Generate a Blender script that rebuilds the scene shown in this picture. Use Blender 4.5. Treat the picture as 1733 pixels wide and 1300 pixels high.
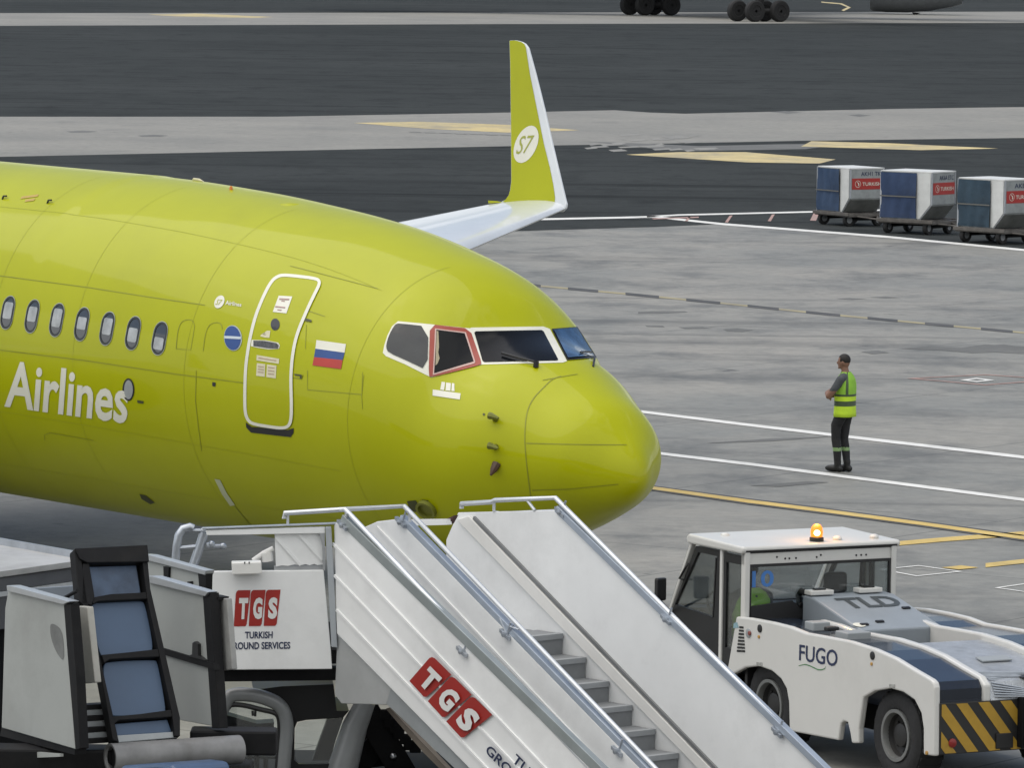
import bpy, bmesh, math, random
from mathutils import Vector, Matrix
from mathutils.bvhtree import BVHTree
R = math.radians
V = Vector
random.seed(7)
for o in list(bpy.data.objects):
    bpy.data.objects.remove(o)
SC = bpy.context.scene
COL = SC.collection

# ------------------------------------------------------------------ camera
F, YH, ROLL, CH = 10007.58, -166.11, R(.77), 8.63
_p = math.atan((650 - YH) / F)
FW = V((0, math.cos(_p), -math.sin(_p)))
_up = V((0, math.sin(_p), math.cos(_p)))
_rt = V((1, 0, 0))
RT = _rt * math.cos(ROLL) + _up * math.sin(ROLL)
UP = _up * math.cos(ROLL) - _rt * math.sin(ROLL)
CAM = V((0, 0, CH))
cd = bpy.data.cameras.new('camera')
cam = bpy.data.objects.new('camera', cd)
COL.objects.link(cam)
cd.sensor_width = 36
cd.lens = F / 1733 * 36
cd.clip_start = 1
cd.clip_end = 8000
cam.matrix_world = Matrix(((RT.x, UP.x, -FW.x, CAM.x), (RT.y, UP.y, -FW.y, CAM.y), (RT.z, UP.z, -FW.z, CAM.z), (0, 0, 0, 1)))
SC.camera = cam

# ------------------------------------------------------------------ sky and sun
SUN_EL, SUN_AZ = R(66), R(-80)      # azimuth from +Y towards +X: light comes from the left, a little behind the camera
w = bpy.data.worlds.new('World')
SC.world = w
w.use_nodes = True
nt = w.node_tree
nt.nodes.clear()
out = nt.nodes.new('ShaderNodeOutputWorld')
bg = nt.nodes.new('ShaderNodeBackground')
sky = nt.nodes.new('ShaderNodeTexSky')
sky.sky_type = 'NISHITA'
sky.sun_disc = False
sky.sun_elevation = SUN_EL
sky.sun_rotation = SUN_AZ
sky.dust_density = 2.5
tc = nt.nodes.new('ShaderNodeTexCoord')
mp = nt.nodes.new('ShaderNodeMapping')
mp.inputs['Scale'].default_value = (1.0, 1.0, 5.0)
nz = nt.nodes.new('ShaderNodeTexNoise')
nz.inputs['Scale'].default_value = 2.3
nz.inputs['Detail'].default_value = 7
nz.inputs['Roughness'].default_value = .6
rp = nt.nodes.new('ShaderNodeValToRGB')
rp.color_ramp.elements[0].position = .44
rp.color_ramp.elements[1].position = .55
mx = nt.nodes.new('ShaderNodeMix')
mx.data_type = 'RGBA'
mx.inputs['B'].default_value = (9.5, 9.5, 9.5, 1)
nt.links.new(tc.outputs['Generated'], mp.inputs['Vector'])
nt.links.new(mp.outputs['Vector'], nz.inputs['Vector'])
sx = nt.nodes.new('ShaderNodeSeparateXYZ')
nt.links.new(tc.outputs['Generated'], sx.inputs[0])
# the cloud deck breaks up towards the far side of the field, where blue shows above a bright horizon
sy = nt.nodes.new('ShaderNodeSeparateXYZ')
nt.links.new(tc.outputs['Generated'], sy.inputs[0])
sh = nt.nodes.new('ShaderNodeMath')
sh.operation = 'MULTIPLY_ADD'
sh.inputs[1].default_value = -.30
nt.links.new(sy.outputs['Y'], sh.inputs[0])
nt.links.new(nz.outputs['Fac'], sh.inputs[2])
hz = nt.nodes.new('ShaderNodeMapRange')      # a bank of bright cloud all along the horizon
hz.inputs['From Min'].default_value = .04
hz.inputs['From Max'].default_value = .20
hz.inputs['To Min'].default_value = .45
hz.inputs['To Max'].default_value = 0
nt.links.new(sx.outputs['Z'], hz.inputs['Value'])
sh2 = nt.nodes.new('ShaderNodeMath')
nt.links.new(sh.outputs[0], sh2.inputs[0])
nt.links.new(hz.outputs['Result'], sh2.inputs[1])
nt.links.new(sh2.outputs[0], rp.inputs['Fac'])
nt.links.new(rp.outputs['Color'], mx.inputs['Factor'])
nt.links.new(sky.outputs['Color'], mx.inputs['A'])
# overcast: the cloud deck is about three times as bright overhead as at the horizon
zr = nt.nodes.new('ShaderNodeValToRGB')
zr.color_ramp.elements[0].position = 0.0
zr.color_ramp.elements[0].color = (.82, .86, .90, 1)
zr.color_ramp.elements[1].position = .85
zr.color_ramp.elements[1].color = (1.25, 1.25, 1.22, 1)
nt.links.new(sx.outputs['Z'], zr.inputs['Fac'])
mu = nt.nodes.new('ShaderNodeMix')
mu.data_type = 'RGBA'
mu.blend_type = 'MULTIPLY'
mu.inputs['Factor'].default_value = 1
nt.links.new(mx.outputs['Result'], mu.inputs['A'])
nt.links.new(zr.outputs['Color'], mu.inputs['B'])
nt.links.new(mu.outputs['Result'], bg.inputs['Color'])
bg.inputs['Strength'].default_value = .10
nt.links.new(bg.outputs['Background'], out.inputs['Surface'])
sd = bpy.data.lights.new('sun', 'SUN')
sd.energy = 1.5
sd.angle = R(80)
sd.color = (1, .96, .9)
sun = bpy.data.objects.new('sun', sd)
COL.objects.link(sun)
sdir = V((math.sin(SUN_AZ) * math.cos(SUN_EL), math.cos(SUN_AZ) * math.cos(SUN_EL), math.sin(SUN_EL)))
sun.rotation_euler = sdir.to_track_quat('Z', 'Y').to_euler()
sun.location = (0, 0, 60)
SC.view_settings.view_transform = 'Standard'
SC.view_settings.look = 'None'
SC.view_settings.gamma = 1
SC.view_settings.exposure = 0.18

# ------------------------------------------------------------------ materials
MATS = {}
def mat(name, col, rough=.5, metal=0., var=.12, scale=3., coat=0., bump=0., bscale=30., emit=None, es=0., dirt=0., spec=.5, crough=.04):
    if name in MATS:
        return MATS[name]
    m = bpy.data.materials.new(name)
    m.use_nodes = True
    t = m.node_tree
    b = t.nodes['Principled BSDF']
    b.inputs['Roughness'].default_value = rough
    b.inputs['Metallic'].default_value = metal
    b.inputs['Specular IOR Level'].default_value = spec
    b.inputs['Coat Weight'].default_value = coat
    b.inputs['Coat Roughness'].default_value = crough
    c = (*col, 1)
    tc = t.nodes.new('ShaderNodeTexCoord')
    n = t.nodes.new('ShaderNodeTexNoise')
    n.inputs['Scale'].default_value = scale
    n.inputs['Detail'].default_value = 6
    n.inputs['Roughness'].default_value = .65
    t.links.new(tc.outputs['Object'], n.inputs['Vector'])
    r = t.nodes.new('ShaderNodeValToRGB')
    r.color_ramp.elements[0].position = .3
    r.color_ramp.elements[1].position = .7
    r.color_ramp.elements[0].color = (*[x * (1 - var) for x in col], 1)
    r.color_ramp.elements[1].color = (*[min(1, x * (1 + var * .6)) for x in col], 1)
    t.links.new(n.outputs['Fac'], r.inputs['Fac'])
    last = r.outputs['Color']
    if dirt:
        n2 = t.nodes.new('ShaderNodeTexNoise')
        n2.inputs['Scale'].default_value = scale * .45
        n2.inputs['Detail'].default_value = 9
        n2.inputs['Roughness'].default_value = .72
        mpn = t.nodes.new('ShaderNodeMapping')
        mpn.inputs['Location'].default_value = (3.1, 7.7, 1.3)
        t.links.new(tc.outputs['Object'], mpn.inputs['Vector'])
        t.links.new(mpn.outputs['Vector'], n2.inputs['Vector'])
        r2 = t.nodes.new('ShaderNodeValToRGB')
        r2.color_ramp.elements[0].position = .5
        r2.color_ramp.elements[1].position = .78
        r2.color_ramp.elements[0].color = (0, 0, 0, 1)
        r2.color_ramp.elements[1].color = (dirt, dirt, dirt, 1)
        t.links.new(n2.outputs['Fac'], r2.inputs['Fac'])
        mm = t.nodes.new('ShaderNodeMix')
        mm.data_type = 'RGBA'
        mm.inputs['B'].default_value = (.07, .06, .05, 1)
        t.links.new(r2.outputs['Color'], mm.inputs['Factor'])
        t.links.new(last, mm.inputs['A'])
        last = mm.outputs['Result']
    t.links.new(last, b.inputs['Base Color'])
    if bump:
        n3 = t.nodes.new('ShaderNodeTexNoise')
        n3.inputs['Scale'].default_value = bscale
        n3.inputs['Detail'].default_value = 3
        t.links.new(tc.outputs['Object'], n3.inputs['Vector'])
        bp = t.nodes.new('ShaderNodeBump')
        bp.inputs['Strength'].default_value = bump
        bp.inputs['Distance'].default_value = .02
        t.links.new(n3.outputs['Fac'], bp.inputs['Height'])
        t.links.new(bp.outputs['Normal'], b.inputs['Normal'])
    if emit:
        b.inputs['Emission Color'].default_value = (*emit, 1)
        b.inputs['Emission Strength'].default_value = es
    MATS[name] = m
    return m

def glass(name, tint=(.90, .93, .94), mixf=.05):
    if name in MATS:
        return MATS[name]
    m = bpy.data.materials.new(name)
    m.use_nodes = True
    t = m.node_tree
    t.nodes.clear()
    o = t.nodes.new('ShaderNodeOutputMaterial')
    tr = t.nodes.new('ShaderNodeBsdfTransparent')
    tr.inputs['Color'].default_value = (*tint, 1)
    gl = t.nodes.new('ShaderNodeBsdfGlossy')
    gl.inputs['Roughness'].default_value = .03
    fr = t.nodes.new('ShaderNodeFresnel')
    fr.inputs['IOR'].default_value = 1.45
    ad = t.nodes.new('ShaderNodeMath')
    ad.operation = 'MULTIPLY_ADD'
    ad.inputs[1].default_value = .6
    ad.inputs[2].default_value = mixf
    ms = t.nodes.new('ShaderNodeMixShader')
    t.links.new(fr.outputs['Fac'], ad.inputs[0])
    t.links.new(ad.outputs[0], ms.inputs['Fac'])
    t.links.new(tr.outputs[0], ms.inputs[1])
    t.links.new(gl.outputs[0], ms.inputs[2])
    t.links.new(ms.outputs[0], o.inputs['Surface'])
    MATS[name] = m
    return m

WHITE = mat('white_paint', (.72, .72, .70), .38, var=.06, scale=1.5, dirt=.22)
CREAM = mat('cream_paint', (.74, .73, .70), .35, var=.05, scale=1.2, dirt=.2)
STAIRW = mat('stair_panel_white', (.80, .805, .80), .42, var=.07, scale=1.1, dirt=.24)
GALV = mat('galvanised_steel', (.42, .45, .49), .35, .7, var=.2, scale=6)
STEEL = mat('brushed_steel', (.55, .57, .6), .3, .9, var=.12, scale=8)
DARK = mat('dark_frame_paint', (.014, .014, .015), .5, var=.3, scale=5, dirt=.2)
BLACK = mat('black_plastic', (.012, .012, .013), .45, var=.2)
RUBBER = mat('tyre_rubber', (.018, .018, .019), .8, var=.3, scale=9, bump=.3)
CHASSIS = mat('chassis_black', (.008, .008, .009), .7, spec=.15, var=.3)
GREYP = mat('grey_paint', (.30, .32, .33), .4, var=.1, dirt=.2)
STEPG = mat('step_grey', (.21, .22, .23), .6, var=.12, scale=6, dirt=.2)
STEPL = mat('step_nosing_grey', (.29, .305, .32), .6, var=.12, scale=6)
RED = mat('logo_red', (.33, .022, .016), .45, var=.08)
NAVY = mat('logo_navy', (.012, .022, .07), .45, var=.1)
DECALW = mat('decal_white', (.70, .69, .60), .4, var=.06)

# ------------------------------------------------------------------ object helpers
def link(o, parent=None):
    COL.objects.link(o)
    if parent is not None:
        o.parent = parent
    return o
def tag(o, label=None, cat=None, group=None, kind=None):
    if label: o['label'] = label
    if cat: o['category'] = cat
    if group: o['group'] = group
    if kind: o['kind'] = kind
    return o
def empty(name, loc, rz=0., label=None, cat=None, group=None):
    o = bpy.data.objects.new(name, None)
    o.empty_display_size = .3
    COL.objects.link(o)
    o.location = loc
    o.rotation_euler = (0, 0, rz)
    return tag(o, label, cat, group)
def wloc(p):
    s = V((0, 0, 0))
    while p is not None:
        s += p.location
        p = p.parent
    return s

class MB:
    """collects shapes; build() links them as ONE mesh object. Parents are unrotated while their parts are built."""
    def __init__(s):
        s.v = []; s.f = []; s.mi = []
    def add(s, vs, fs, mi=0):
        b = len(s.v)
        s.v += [V(p) for p in vs]
        s.f += [tuple(b + i for i in f) for f in fs]
        s.mi += [mi] * len(fs)
        return s
    def poly(s, pts, mi=0):
        return s.add(pts, [tuple(range(len(pts)))], mi)
    def prism(s, pts, ext, mi=0):
        n = len(pts)
        pts = [V(p) for p in pts]
        ext = V(ext)
        vs = pts + [p + ext for p in pts]
        nrm = V((0, 0, 0))
        for i in range(n):
            nrm += pts[i].cross(pts[(i + 1) % n])
        a, b = tuple(range(n)), tuple(range(2 * n - 1, n - 1, -1))
        sides = [(i, i + n, (i + 1) % n + n, (i + 1) % n) for i in range(n)]
        if nrm.dot(ext) > 0:
            a, b = a[::-1], b[::-1]
            sides = [q[::-1] for q in sides]
        return s.add(vs, [a, b] + sides, mi)
    def box(s, c, ex, ey, ez, mi=0):
        """centre and three half-extent vectors"""
        c, ex, ey, ez = V(c), V(ex), V(ey), V(ez)
        vs = [c + ex * i + ey * j + ez * k for k in (-1, 1) for j in (-1, 1) for i in (-1, 1)]
        fs = [(0, 2, 3, 1), (4, 5, 7, 6), (0, 1, 5, 4), (2, 6, 7, 3), (0, 4, 6, 2), (1, 3, 7, 5)]
        if ex.cross(ey).dot(ez) < 0:
            fs = [f[::-1] for f in fs]
        return s.add(vs, fs, mi)
    def abox(s, lo, hi, mi=0):
        lo, hi = V(lo), V(hi)
        d = (hi - lo) / 2
        return s.box((lo + hi) / 2, (d.x, 0, 0), (0, d.y, 0), (0, 0, d.z), mi)
    def tube(s, pts, r, n=10, mi=0, caps=True):
        pts = [V(p) for p in pts]
        rs = r if isinstance(r, (list, tuple)) else [r] * len(pts)
        up0 = None
        rings = []
        for i, p in enumerate(pts):
            d = (pts[min(i + 1, len(pts) - 1)] - pts[max(i - 1, 0)]).normalized()
            if up0 is None:
                up0 = V((0, 0, 1)) if abs(d.z) < .9 else V((1, 0, 0))
            a = d.cross(up0).normalized()
            b = a.cross(d).normalized()
            up0 = b
            rings.append([p + (a * math.cos(t) + b * math.sin(t)) * rs[i] for t in (2 * math.pi * k / n for k in range(n))])
        vs = [q for g in rings for q in g]
        fs = []
        for i in range(len(rings) - 1):
            for k in range(n):
                fs.append((i * n + k, i * n + (k + 1) % n, (i + 1) * n + (k + 1) % n, (i + 1) * n + k))
        if caps:
            fs.append(tuple(range(n))[::-1])
            fs.append(tuple((len(rings) - 1) * n + k for k in range(n)))
        return s.add(vs, fs, mi)
    def lathe(s, c, axis, prof, n=28, mi=0):
        """prof: list of (radius, offset along axis)"""
        c, axis = V(c), V(axis).normalized()
        a = axis.orthogonal().normalized()
        b = axis.cross(a)
        vs, fs = [], []
        for r, h in prof:
            for k in range(n):
                t = 2 * math.pi * k / n
                vs.append(c + axis * h + (a * math.cos(t) + b * math.sin(t)) * r)
        for i in range(len(prof) - 1):
            for k in range(n):
                fs.append((i * n + k, i * n + (k + 1) % n, (i + 1) * n + (k + 1) % n, (i + 1) * n + k))
        return s.add(vs, fs, mi)
    def ball(s, c, r, n=12, mi=0):
        rx = V(r) if not isinstance(r, (int, float)) else V((r, r, r))
        c = V(c)
        vs, fs = [], []
        for i in range(n + 1):
            ph = math.pi * i / n
            for k in range(2 * n):
                t = math.pi * k / n
                vs.append(c + V((rx.x * math.sin(ph) * math.cos(t), rx.y * math.sin(ph) * math.sin(t), rx.z * math.cos(ph))))
        for i in range(n):
            for k in range(2 * n):
                fs.append((i * 2 * n + k, (i + 1) * 2 * n + k, (i + 1) * 2 * n + (k + 1) % (2 * n), i * 2 * n + (k + 1) % (2 * n)))
        return s.add(vs, fs, mi)
    def build(s, name, m, parent=None, smooth=False, bevel=0., recalc=True, label=None, seg=2):
        org = wloc(parent)
        me = bpy.data.meshes.new(name)
        me.from_pydata([p - org for p in s.v], [], s.f)
        ms = m if isinstance(m, (list, tuple)) else [m]
        for q in ms:
            me.materials.append(q)
        for p, i in zip(me.polygons, s.mi):
            p.material_index = i
        bm = bmesh.new()
        bm.from_mesh(me)
        bmesh.ops.remove_doubles(bm, verts=bm.verts, dist=1e-5)
        if recalc:
            bmesh.ops.recalc_face_normals(bm, faces=bm.faces)
        bm.to_mesh(me)
        bm.free()
        o = bpy.data.objects.new(name, me)
        link(o, parent)
        if smooth:
            me.polygons.foreach_set('use_smooth', [True] * len(me.polygons))
            me.set_sharp_from_angle(angle=R(38))
        if bevel:
            b = o.modifiers.new('bevel', 'BEVEL')
            b.width = bevel
            b.segments = seg
            b.limit_method = 'ANGLE'
            b.angle_limit = R(35)
            b.harden_normals = False
        if label:
            o['label'] = label
        return o

def struct(o):
    o['kind'] = 'structure'
    return o

# ------------------------------------------------------------------ surveying the photograph: sight line to a plane in the place
def ray(px, py):
    return (FW * F + RT * (px - 866.5) + UP * (650 - py)).normalized()
def hit(px, py, P, N):
    d = ray(px, py)
    return CAM + d * ((V(P) - CAM).dot(N) / d.dot(N))
def gnd(px, py, z=0.):
    return hit(px, py, (0, 0, z), V((0, 0, 1)))
def atdepth(px, py, Z):
    return hit(px, py, (0, Z, 0), V((0, 1, 0)))
class Frame:
    """ground frame: u along phi (degrees right of view, positive turns towards the camera), v away, z up"""
    def __init__(s, o, phi):
        s.o = V((o.x, o.y, 0))
        a = R(phi)
        s.eu = V((math.cos(a), -math.sin(a), 0))
        s.ev = V((math.sin(a), math.cos(a), 0))
    def p(s, u, v, z):
        return s.o + s.eu * u + s.ev * v + V((0, 0, z))
    def w(s, px, py, v=0.):
        return hit(px, py, s.o + s.ev * v, s.ev)
    def uz(s, px, py, v=0.):
        q = s.w(px, py, v) - s.o
        return q.dot(s.eu), q.z
    def ws(s, pts, v=0.):
        return [s.w(x, y, v) for x, y in pts]
def zm(ox, oy, k):
    return lambda pts: [(ox + x * k, oy + y * k) for x, y in pts]

def text2d(txt, bold=0., shear=0., space=1.):
    """flat outline mesh of a line of text, baseline at y=0, cap height 1"""
    cu = bpy.data.curves.new('t', 'FONT')
    cu.body = txt
    cu.offset = bold
    cu.shear = shear
    cu.space_character = space
    cu.resolution_u = 3
    ob = bpy.data.objects.new('t', cu)
    me = bpy.data.meshes.new_from_object(ob)
    vs = [(v.co.x, v.co.y) for v in me.vertices]
    fs = [tuple(p.vertices) for p in me.polygons]
    bpy.data.meshes.remove(me)
    bpy.data.objects.remove(ob)
    bpy.data.curves.remove(cu)
    cap = .73
    x0 = min(x for x, y in vs)
    vs = [((x - x0) / cap, y / cap) for x, y in vs]
    return vs, fs, max(x for x, y in vs)

def grid_cut(vs2, fs, cell):
    """cut a flat 2D mesh by a grid so that it can follow a curved surface"""
    bm = bmesh.new()
    bv = [bm.verts.new((x, y, 0)) for x, y in vs2]
    for f in fs:
        try:
            bm.faces.new([bv[i] for i in f])
        except ValueError:
            pass
    bmesh.ops.triangulate(bm, faces=bm.faces[:])
    xs = [x for x, y in vs2]; ys = [y for x, y in vs2]
    for ax, lo, hi in ((0, min(xs), max(xs)), (1, min(ys), max(ys))):
        k = math.floor(lo / cell) + 1
        while k * cell < hi:
            co = V((k * cell, 0, 0)) if ax == 0 else V((0, k * cell, 0))
            no = V((1, 0, 0)) if ax == 0 else V((0, 1, 0))
            bmesh.ops.bisect_plane(bm, geom=bm.verts[:] + bm.edges[:] + bm.faces[:], dist=1e-5, plane_co=co, plane_no=no)
            k += 1
    bm.verts.index_update()
    v2 = [(v.co.x, v.co.y) for v in bm.verts]
    f2 = [tuple(v.index for v in f.verts) for f in bm.faces]
    bm.free()
    return v2, f2
def bil(q, s, t):
    """q: TL TR BR BL; s right, t up"""
    tl, tr, br, bl = [V(p) for p in q]
    return bl * (1 - s) * (1 - t) + br * s * (1 - t) + tl * (1 - s) * t + tr * s * t

def flat_text(mb, txt, quad, bold=0., shear=0., space=1.):
    """text on a plane: quad of 3D points TL TR BR BL (cap height to baseline)"""
    vs, fs, wd = text2d(txt, bold, shear, space)
    mb.add([bil(quad, x / wd, y) for x, y in vs], fs)

def rrect(cx, cy, hw, hh, r, n=5, sh=0.):
    pts = []
    for sx, sy, a0 in ((1, 1, 0), (-1, 1, 90), (-1, -1, 180), (1, -1, 270)):
        for k in range(n + 1):
            a = R(a0 + 90 * k / n)
            x, y = sx * (hw - r) + r * math.cos(a), sy * (hh - r) + r * math.sin(a)
            pts.append((cx + x + sh * y, cy + y))
    return pts
def ellipse(cx, cy, rx, ry, n=24, sh=0.):
    return [(cx + rx * math.cos(2 * math.pi * k / n) + sh * ry * math.sin(2 * math.pi * k / n), cy + ry * math.sin(2 * math.pi * k / n)) for k in range(n)]

# ================================================================== GROUND
def ground_mat(name, c0, c1, stain, sc=.12, st_lo=.52, st_hi=.75, rough=.75, tracks=0., spec=.2, slab=0., slab_rot=0.):
    m = bpy.data.materials.new(name)
    m.use_nodes = True
    t = m.node_tree
    b = t.nodes['Principled BSDF']
    b.inputs['Roughness'].default_value = rough
    b.inputs['Specular IOR Level'].default_value = spec
    tc = t.nodes.new('ShaderNodeTexCoord')
    def noise(s, det=8, ro=.65, loc=(0, 0, 0), scl=(1, 1, 1)):
        mpn = t.nodes.new('ShaderNodeMapping')
        mpn.inputs['Location'].default_value = loc
        mpn.inputs['Scale'].default_value = scl
        n = t.nodes.new('ShaderNodeTexNoise')
        n.inputs['Scale'].default_value = s
        n.inputs['Detail'].default_value = det
        n.inputs['Roughness'].default_value = ro
        t.links.new(tc.outputs['Object'], mpn.inputs['Vector'])
        t.links.new(mpn.outputs['Vector'], n.inputs['Vector'])
        return n.outputs['Fac']
    def ramp(f, p0, c0, p1, c1):
        r = t.nodes.new('ShaderNodeValToRGB')
        r.color_ramp.elements[0].position = p0
        r.color_ramp.elements[1].position = p1
        r.color_ramp.elements[0].color = (*c0, 1)
        r.color_ramp.elements[1].color = (*c1, 1)
        t.links.new(f, r.inputs['Fac'])
        return r.outputs['Color']
    def mix(f, a, bcol, typ='MIX'):
        x = t.nodes.new('ShaderNodeMix')
        x.data_type = 'RGBA'
        x.blend_type = typ
        if isinstance(f, float): x.inputs['Factor'].default_value = f
        else: t.links.new(f, x.inputs['Factor'])
        t.links.new(a, x.inputs['A'])
        if isinstance(bcol, tuple): x.inputs['B'].default_value = (*bcol, 1)
        else: t.links.new(bcol, x.inputs['B'])
        return x.outputs['Result']
    base = ramp(noise(sc), .3, c0, .7, c1)
    fine = ramp(noise(3., 5, .7), .3, (.82, .82, .82), .7, (1.1, 1.1, 1.1))
    base = mix(1., base, fine, 'MULTIPLY')
    blot = ramp(noise(.45, 8, .7, (11, 5, 0), (1, .6, 1)), st_lo, (0, 0, 0), st_hi, (1, 1, 1))
    base = mix(blot, base, stain)
    spots = ramp(noise(.9, 4, .6, (40, 2, 0)), .68, (0, 0, 0), .74, (.75, .75, .75))
    base = mix(spots, base, tuple(x * .45 for x in stain))
    if tracks:
        tr = ramp(noise(.5, 5, .6, (3, 9, 0), (.05, 1, 1)), .55, (0, 0, 0), .7, (tracks, tracks, tracks))
        base = mix(tr, base, tuple(x * .5 for x in stain))
    if slab:
        # sawn joints of the slabs, one grid laid along the stand
        mpj = t.nodes.new('ShaderNodeMapping')
        mpj.inputs['Rotation'].default_value = (0, 0, slab_rot)
        t.links.new(tc.outputs['Object'], mpj.inputs['Vector'])
        sp = t.nodes.new('ShaderNodeSeparateXYZ')
        t.links.new(mpj.outputs['Vector'], sp.inputs[0])
        def mnode(op, a, bval):
            m_ = t.nodes.new('ShaderNodeMath'); m_.operation = op
            t.links.new(a, m_.inputs[0]); m_.inputs[1].default_value = bval
            return m_.outputs[0]
        js = []
        for ax in ('X', 'Y'):
            fr_ = mnode('FRACT', mnode('DIVIDE', sp.outputs[ax], slab), 0)
            js.append(mnode('GREATER_THAN', mnode('ABSOLUTE', mnode('SUBTRACT', fr_, .5), 0), .5 - .02 / slab))
        mxx = t.nodes.new('ShaderNodeMath'); mxx.operation = 'MAXIMUM'
        t.links.new(js[0], mxx.inputs[0]); t.links.new(js[1], mxx.inputs[1])
        base = mix(mnode('MULTIPLY', mxx.outputs[0], .55), base, tuple(x * .45 for x in stain))
    t.links.new(base, b.inputs['Base Color'])
    n3 = noise(8, 4)
    bp = t.nodes.new('ShaderNodeBump')
    bp.inputs['Strength'].default_value = .25
    bp.inputs['Distance'].default_value = .02
    t.links.new(n3, bp.inputs['Height'])
    t.links.new(bp.outputs['Normal'], b.inputs['Normal'])
    return m
CONC = ground_mat('apron_concrete', (.180, .186, .176), (.292, .278, .246), (.100, .103, .099), tracks=.45, st_lo=.48, st_hi=.72, rough=.6, spec=.3, slab=6.0, slab_rot=R(35))
CONC2 = ground_mat('shoulder_concrete', (.20, .20, .188), (.275, .268, .245), (.16, .16, .155), st_lo=.55, st_hi=.8)
ASPH = ground_mat('taxiway_asphalt', (.031, .035, .0355), (.046, .051, .0515), (.022, .025, .0255), sc=.05, st_lo=.5, st_hi=.7, rough=.9, tracks=.8, spec=.06)
YEL = ground_mat('marking_yellow', (.50, .36, .12), (.62, .47, .18), (.30, .26, .16), sc=.5, st_lo=.5, st_hi=.72)
WHT = ground_mat('marking_white', (.60, .60, .58), (.74, .74, .72), (.42, .42, .41), sc=.6, st_lo=.55, st_hi=.75)
PINK = ground_mat('marking_red', (.34, .22, .20), (.42, .28, .25), (.26, .22, .2), sc=.6)
TAR = ground_mat('joint_sealant', (.055, .057, .06), (.11, .11, .11), (.09, .09, .09), sc=.6)
STAIN = ground_mat('fuel_stain', (.125, .128, .125), (.17, .17, .162), (.12, .122, .118), sc=.4, st_lo=.4, st_hi=.6)

G = MB()
G.poly([(-1500, -300, 0), (1500, -300, 0), (1500, 4000, 0), (-1500, 4000, 0)])
struct(G.build('apron', CONC))
def sheet(name, polys, m, z, dz=0.):
    b = MB()
    for i, pl in enumerate(polys):      # overlapping pieces lie dz above one another
        z_ = z + dz * i
        b.poly([gnd(x, y, z_) if not isinstance(x, Vector) else x for x, y in pl])
    o = b.build(name, m, recalc=False)
    for p in o.data.polygons:
        if p.normal.z < 0:
            p.flip()
    return struct(o)
# asphalt and concrete strips, each running right across the field of view and beyond
sheet('taxiway', [[(-4500, 400), (0, 265), (470, 255), (860, 247), (1100, 243), (1350, 238), (1733, 233), (6000, 174),
                   (6000, 802), (1733, 423), (1500, 401), (1364, 390), (1223, 379), (1100, 384), (865, 391), (700, 393), (300, 400), (-4500, 500)]], ASPH, .004)
sheet('taxiway', [[(-4500, 272), (0, 197), (470, 197), (860, 190), (1040, 186), (1100, 190), (1160, 192), (1330, 188), (1500, 184), (1700, 181), (6000, 136),
                   (6000, 13), (1733, 38), (866, 40), (0, 43), (-4500, 68)]], ASPH, .004)
sheet('taxiway', [[(-4500, 33.6), (0, 21.6), (866, 20.5), (1733, 19), (6000, 4), (6000, -60), (-4500, -60)]], ASPH, .004)
sheet('concrete_shoulder', [[(-4500, 272), (0, 197), (470, 197), (860, 190), (1040, 186), (1100, 190), (1160, 192), (1330, 188), (1500, 184), (1700, 181), (6000, 136),
                   (6000, 174), (1733, 233), (1350, 238), (1100, 243), (860, 247), (470, 255), (0, 265), (-4500, 400)]], CONC2, .003)
sheet('concrete_shoulder', [[(-4500, 33.6), (0, 21.6), (866, 20.5), (1733, 19), (6000, 4), (6000, 13), (1733, 38), (866, 40), (0, 43), (-4500, 68)]], CONC2, .003)
zz = zm(540, 180, .6884)
sheet('yellow_marking', [zz([(85, 40), (250, 37), (470, 45), (640, 58), (465, 64), (260, 54)]),
                         zz([(755, 118), (880, 112), (1050, 112), (1270, 130), (1230, 140), (1050, 137)]),
                         zz([(1185, 98), (1210, 85), (1400, 90), (1670, 103), (1480, 107)]),
                         [(250, 24), (330, 22), (462, 28), (430, 29.5), (300, 27)],
                         [(1390, 2), (1425, 5), (1440, 12), (1428, 18), (1424, 16.5), (1434, 11.5), (1422, 6.5), (1390, 3.5)]],
      ground_mat('marking_yellow_faded', (.48, .39, .19), (.60, .50, .27), (.30, .27, .20), sc=.5, st_lo=.42, st_hi=.66), .008)
z2 = zm(860, 0, .5038)
random.seed(3)
worn = []
for k in range(26):
    x, y = random.uniform(250, 650), random.uniform(450, 505)
    l = random.uniform(20, 75)
    worn.append(z2([(x, y), (x + l, y - 3), (x + l + 12, y + 1.5), (x + 10, y + 4.5)]))
for k in range(7):
    x = 690 + k * 26
    worn.append([(x, 222 + k * .9), (x + 20, 222.3 + k * .9), (x + 24, 223.6 + k * .9), (x + 4, 223.3 + k * .9)])
sheet('worn_marking', worn, ground_mat('worn_white', (.22, .22, .205), (.28, .275, .26), (.21, .21, .20), sc=.2, st_lo=.5, st_hi=.6), .008, .0002)
sheet('tar_patch', [z2([(240, 474), (300, 478), (520, 502), (640, 506), (1000, 500), (1130, 482), (900, 484), (640, 490), (420, 480)]),
                    [(112, 222), (140, 220.5), (165, 222), (150, 224), (120, 224)], [(233, 229), (260, 227.5), (285, 229), (270, 231), (240, 231)],
                    z2([(880, 375), (930, 372), (990, 377), (940, 381)]), z2([(1140, 386), (1180, 383), (1220, 387), (1180, 391)])], STAIN, .006, .0002)
def line(pts, wpx):
    """ribbon that follows a painted line; wpx: height in the photo at each point"""
    a = [(x, y - h / 2) for (x, y), h in zip(pts, wpx)]
    b = [(x, y + h / 2) for (x, y), h in zip(pts, wpx)]
    return a + b[::-1]
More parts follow.
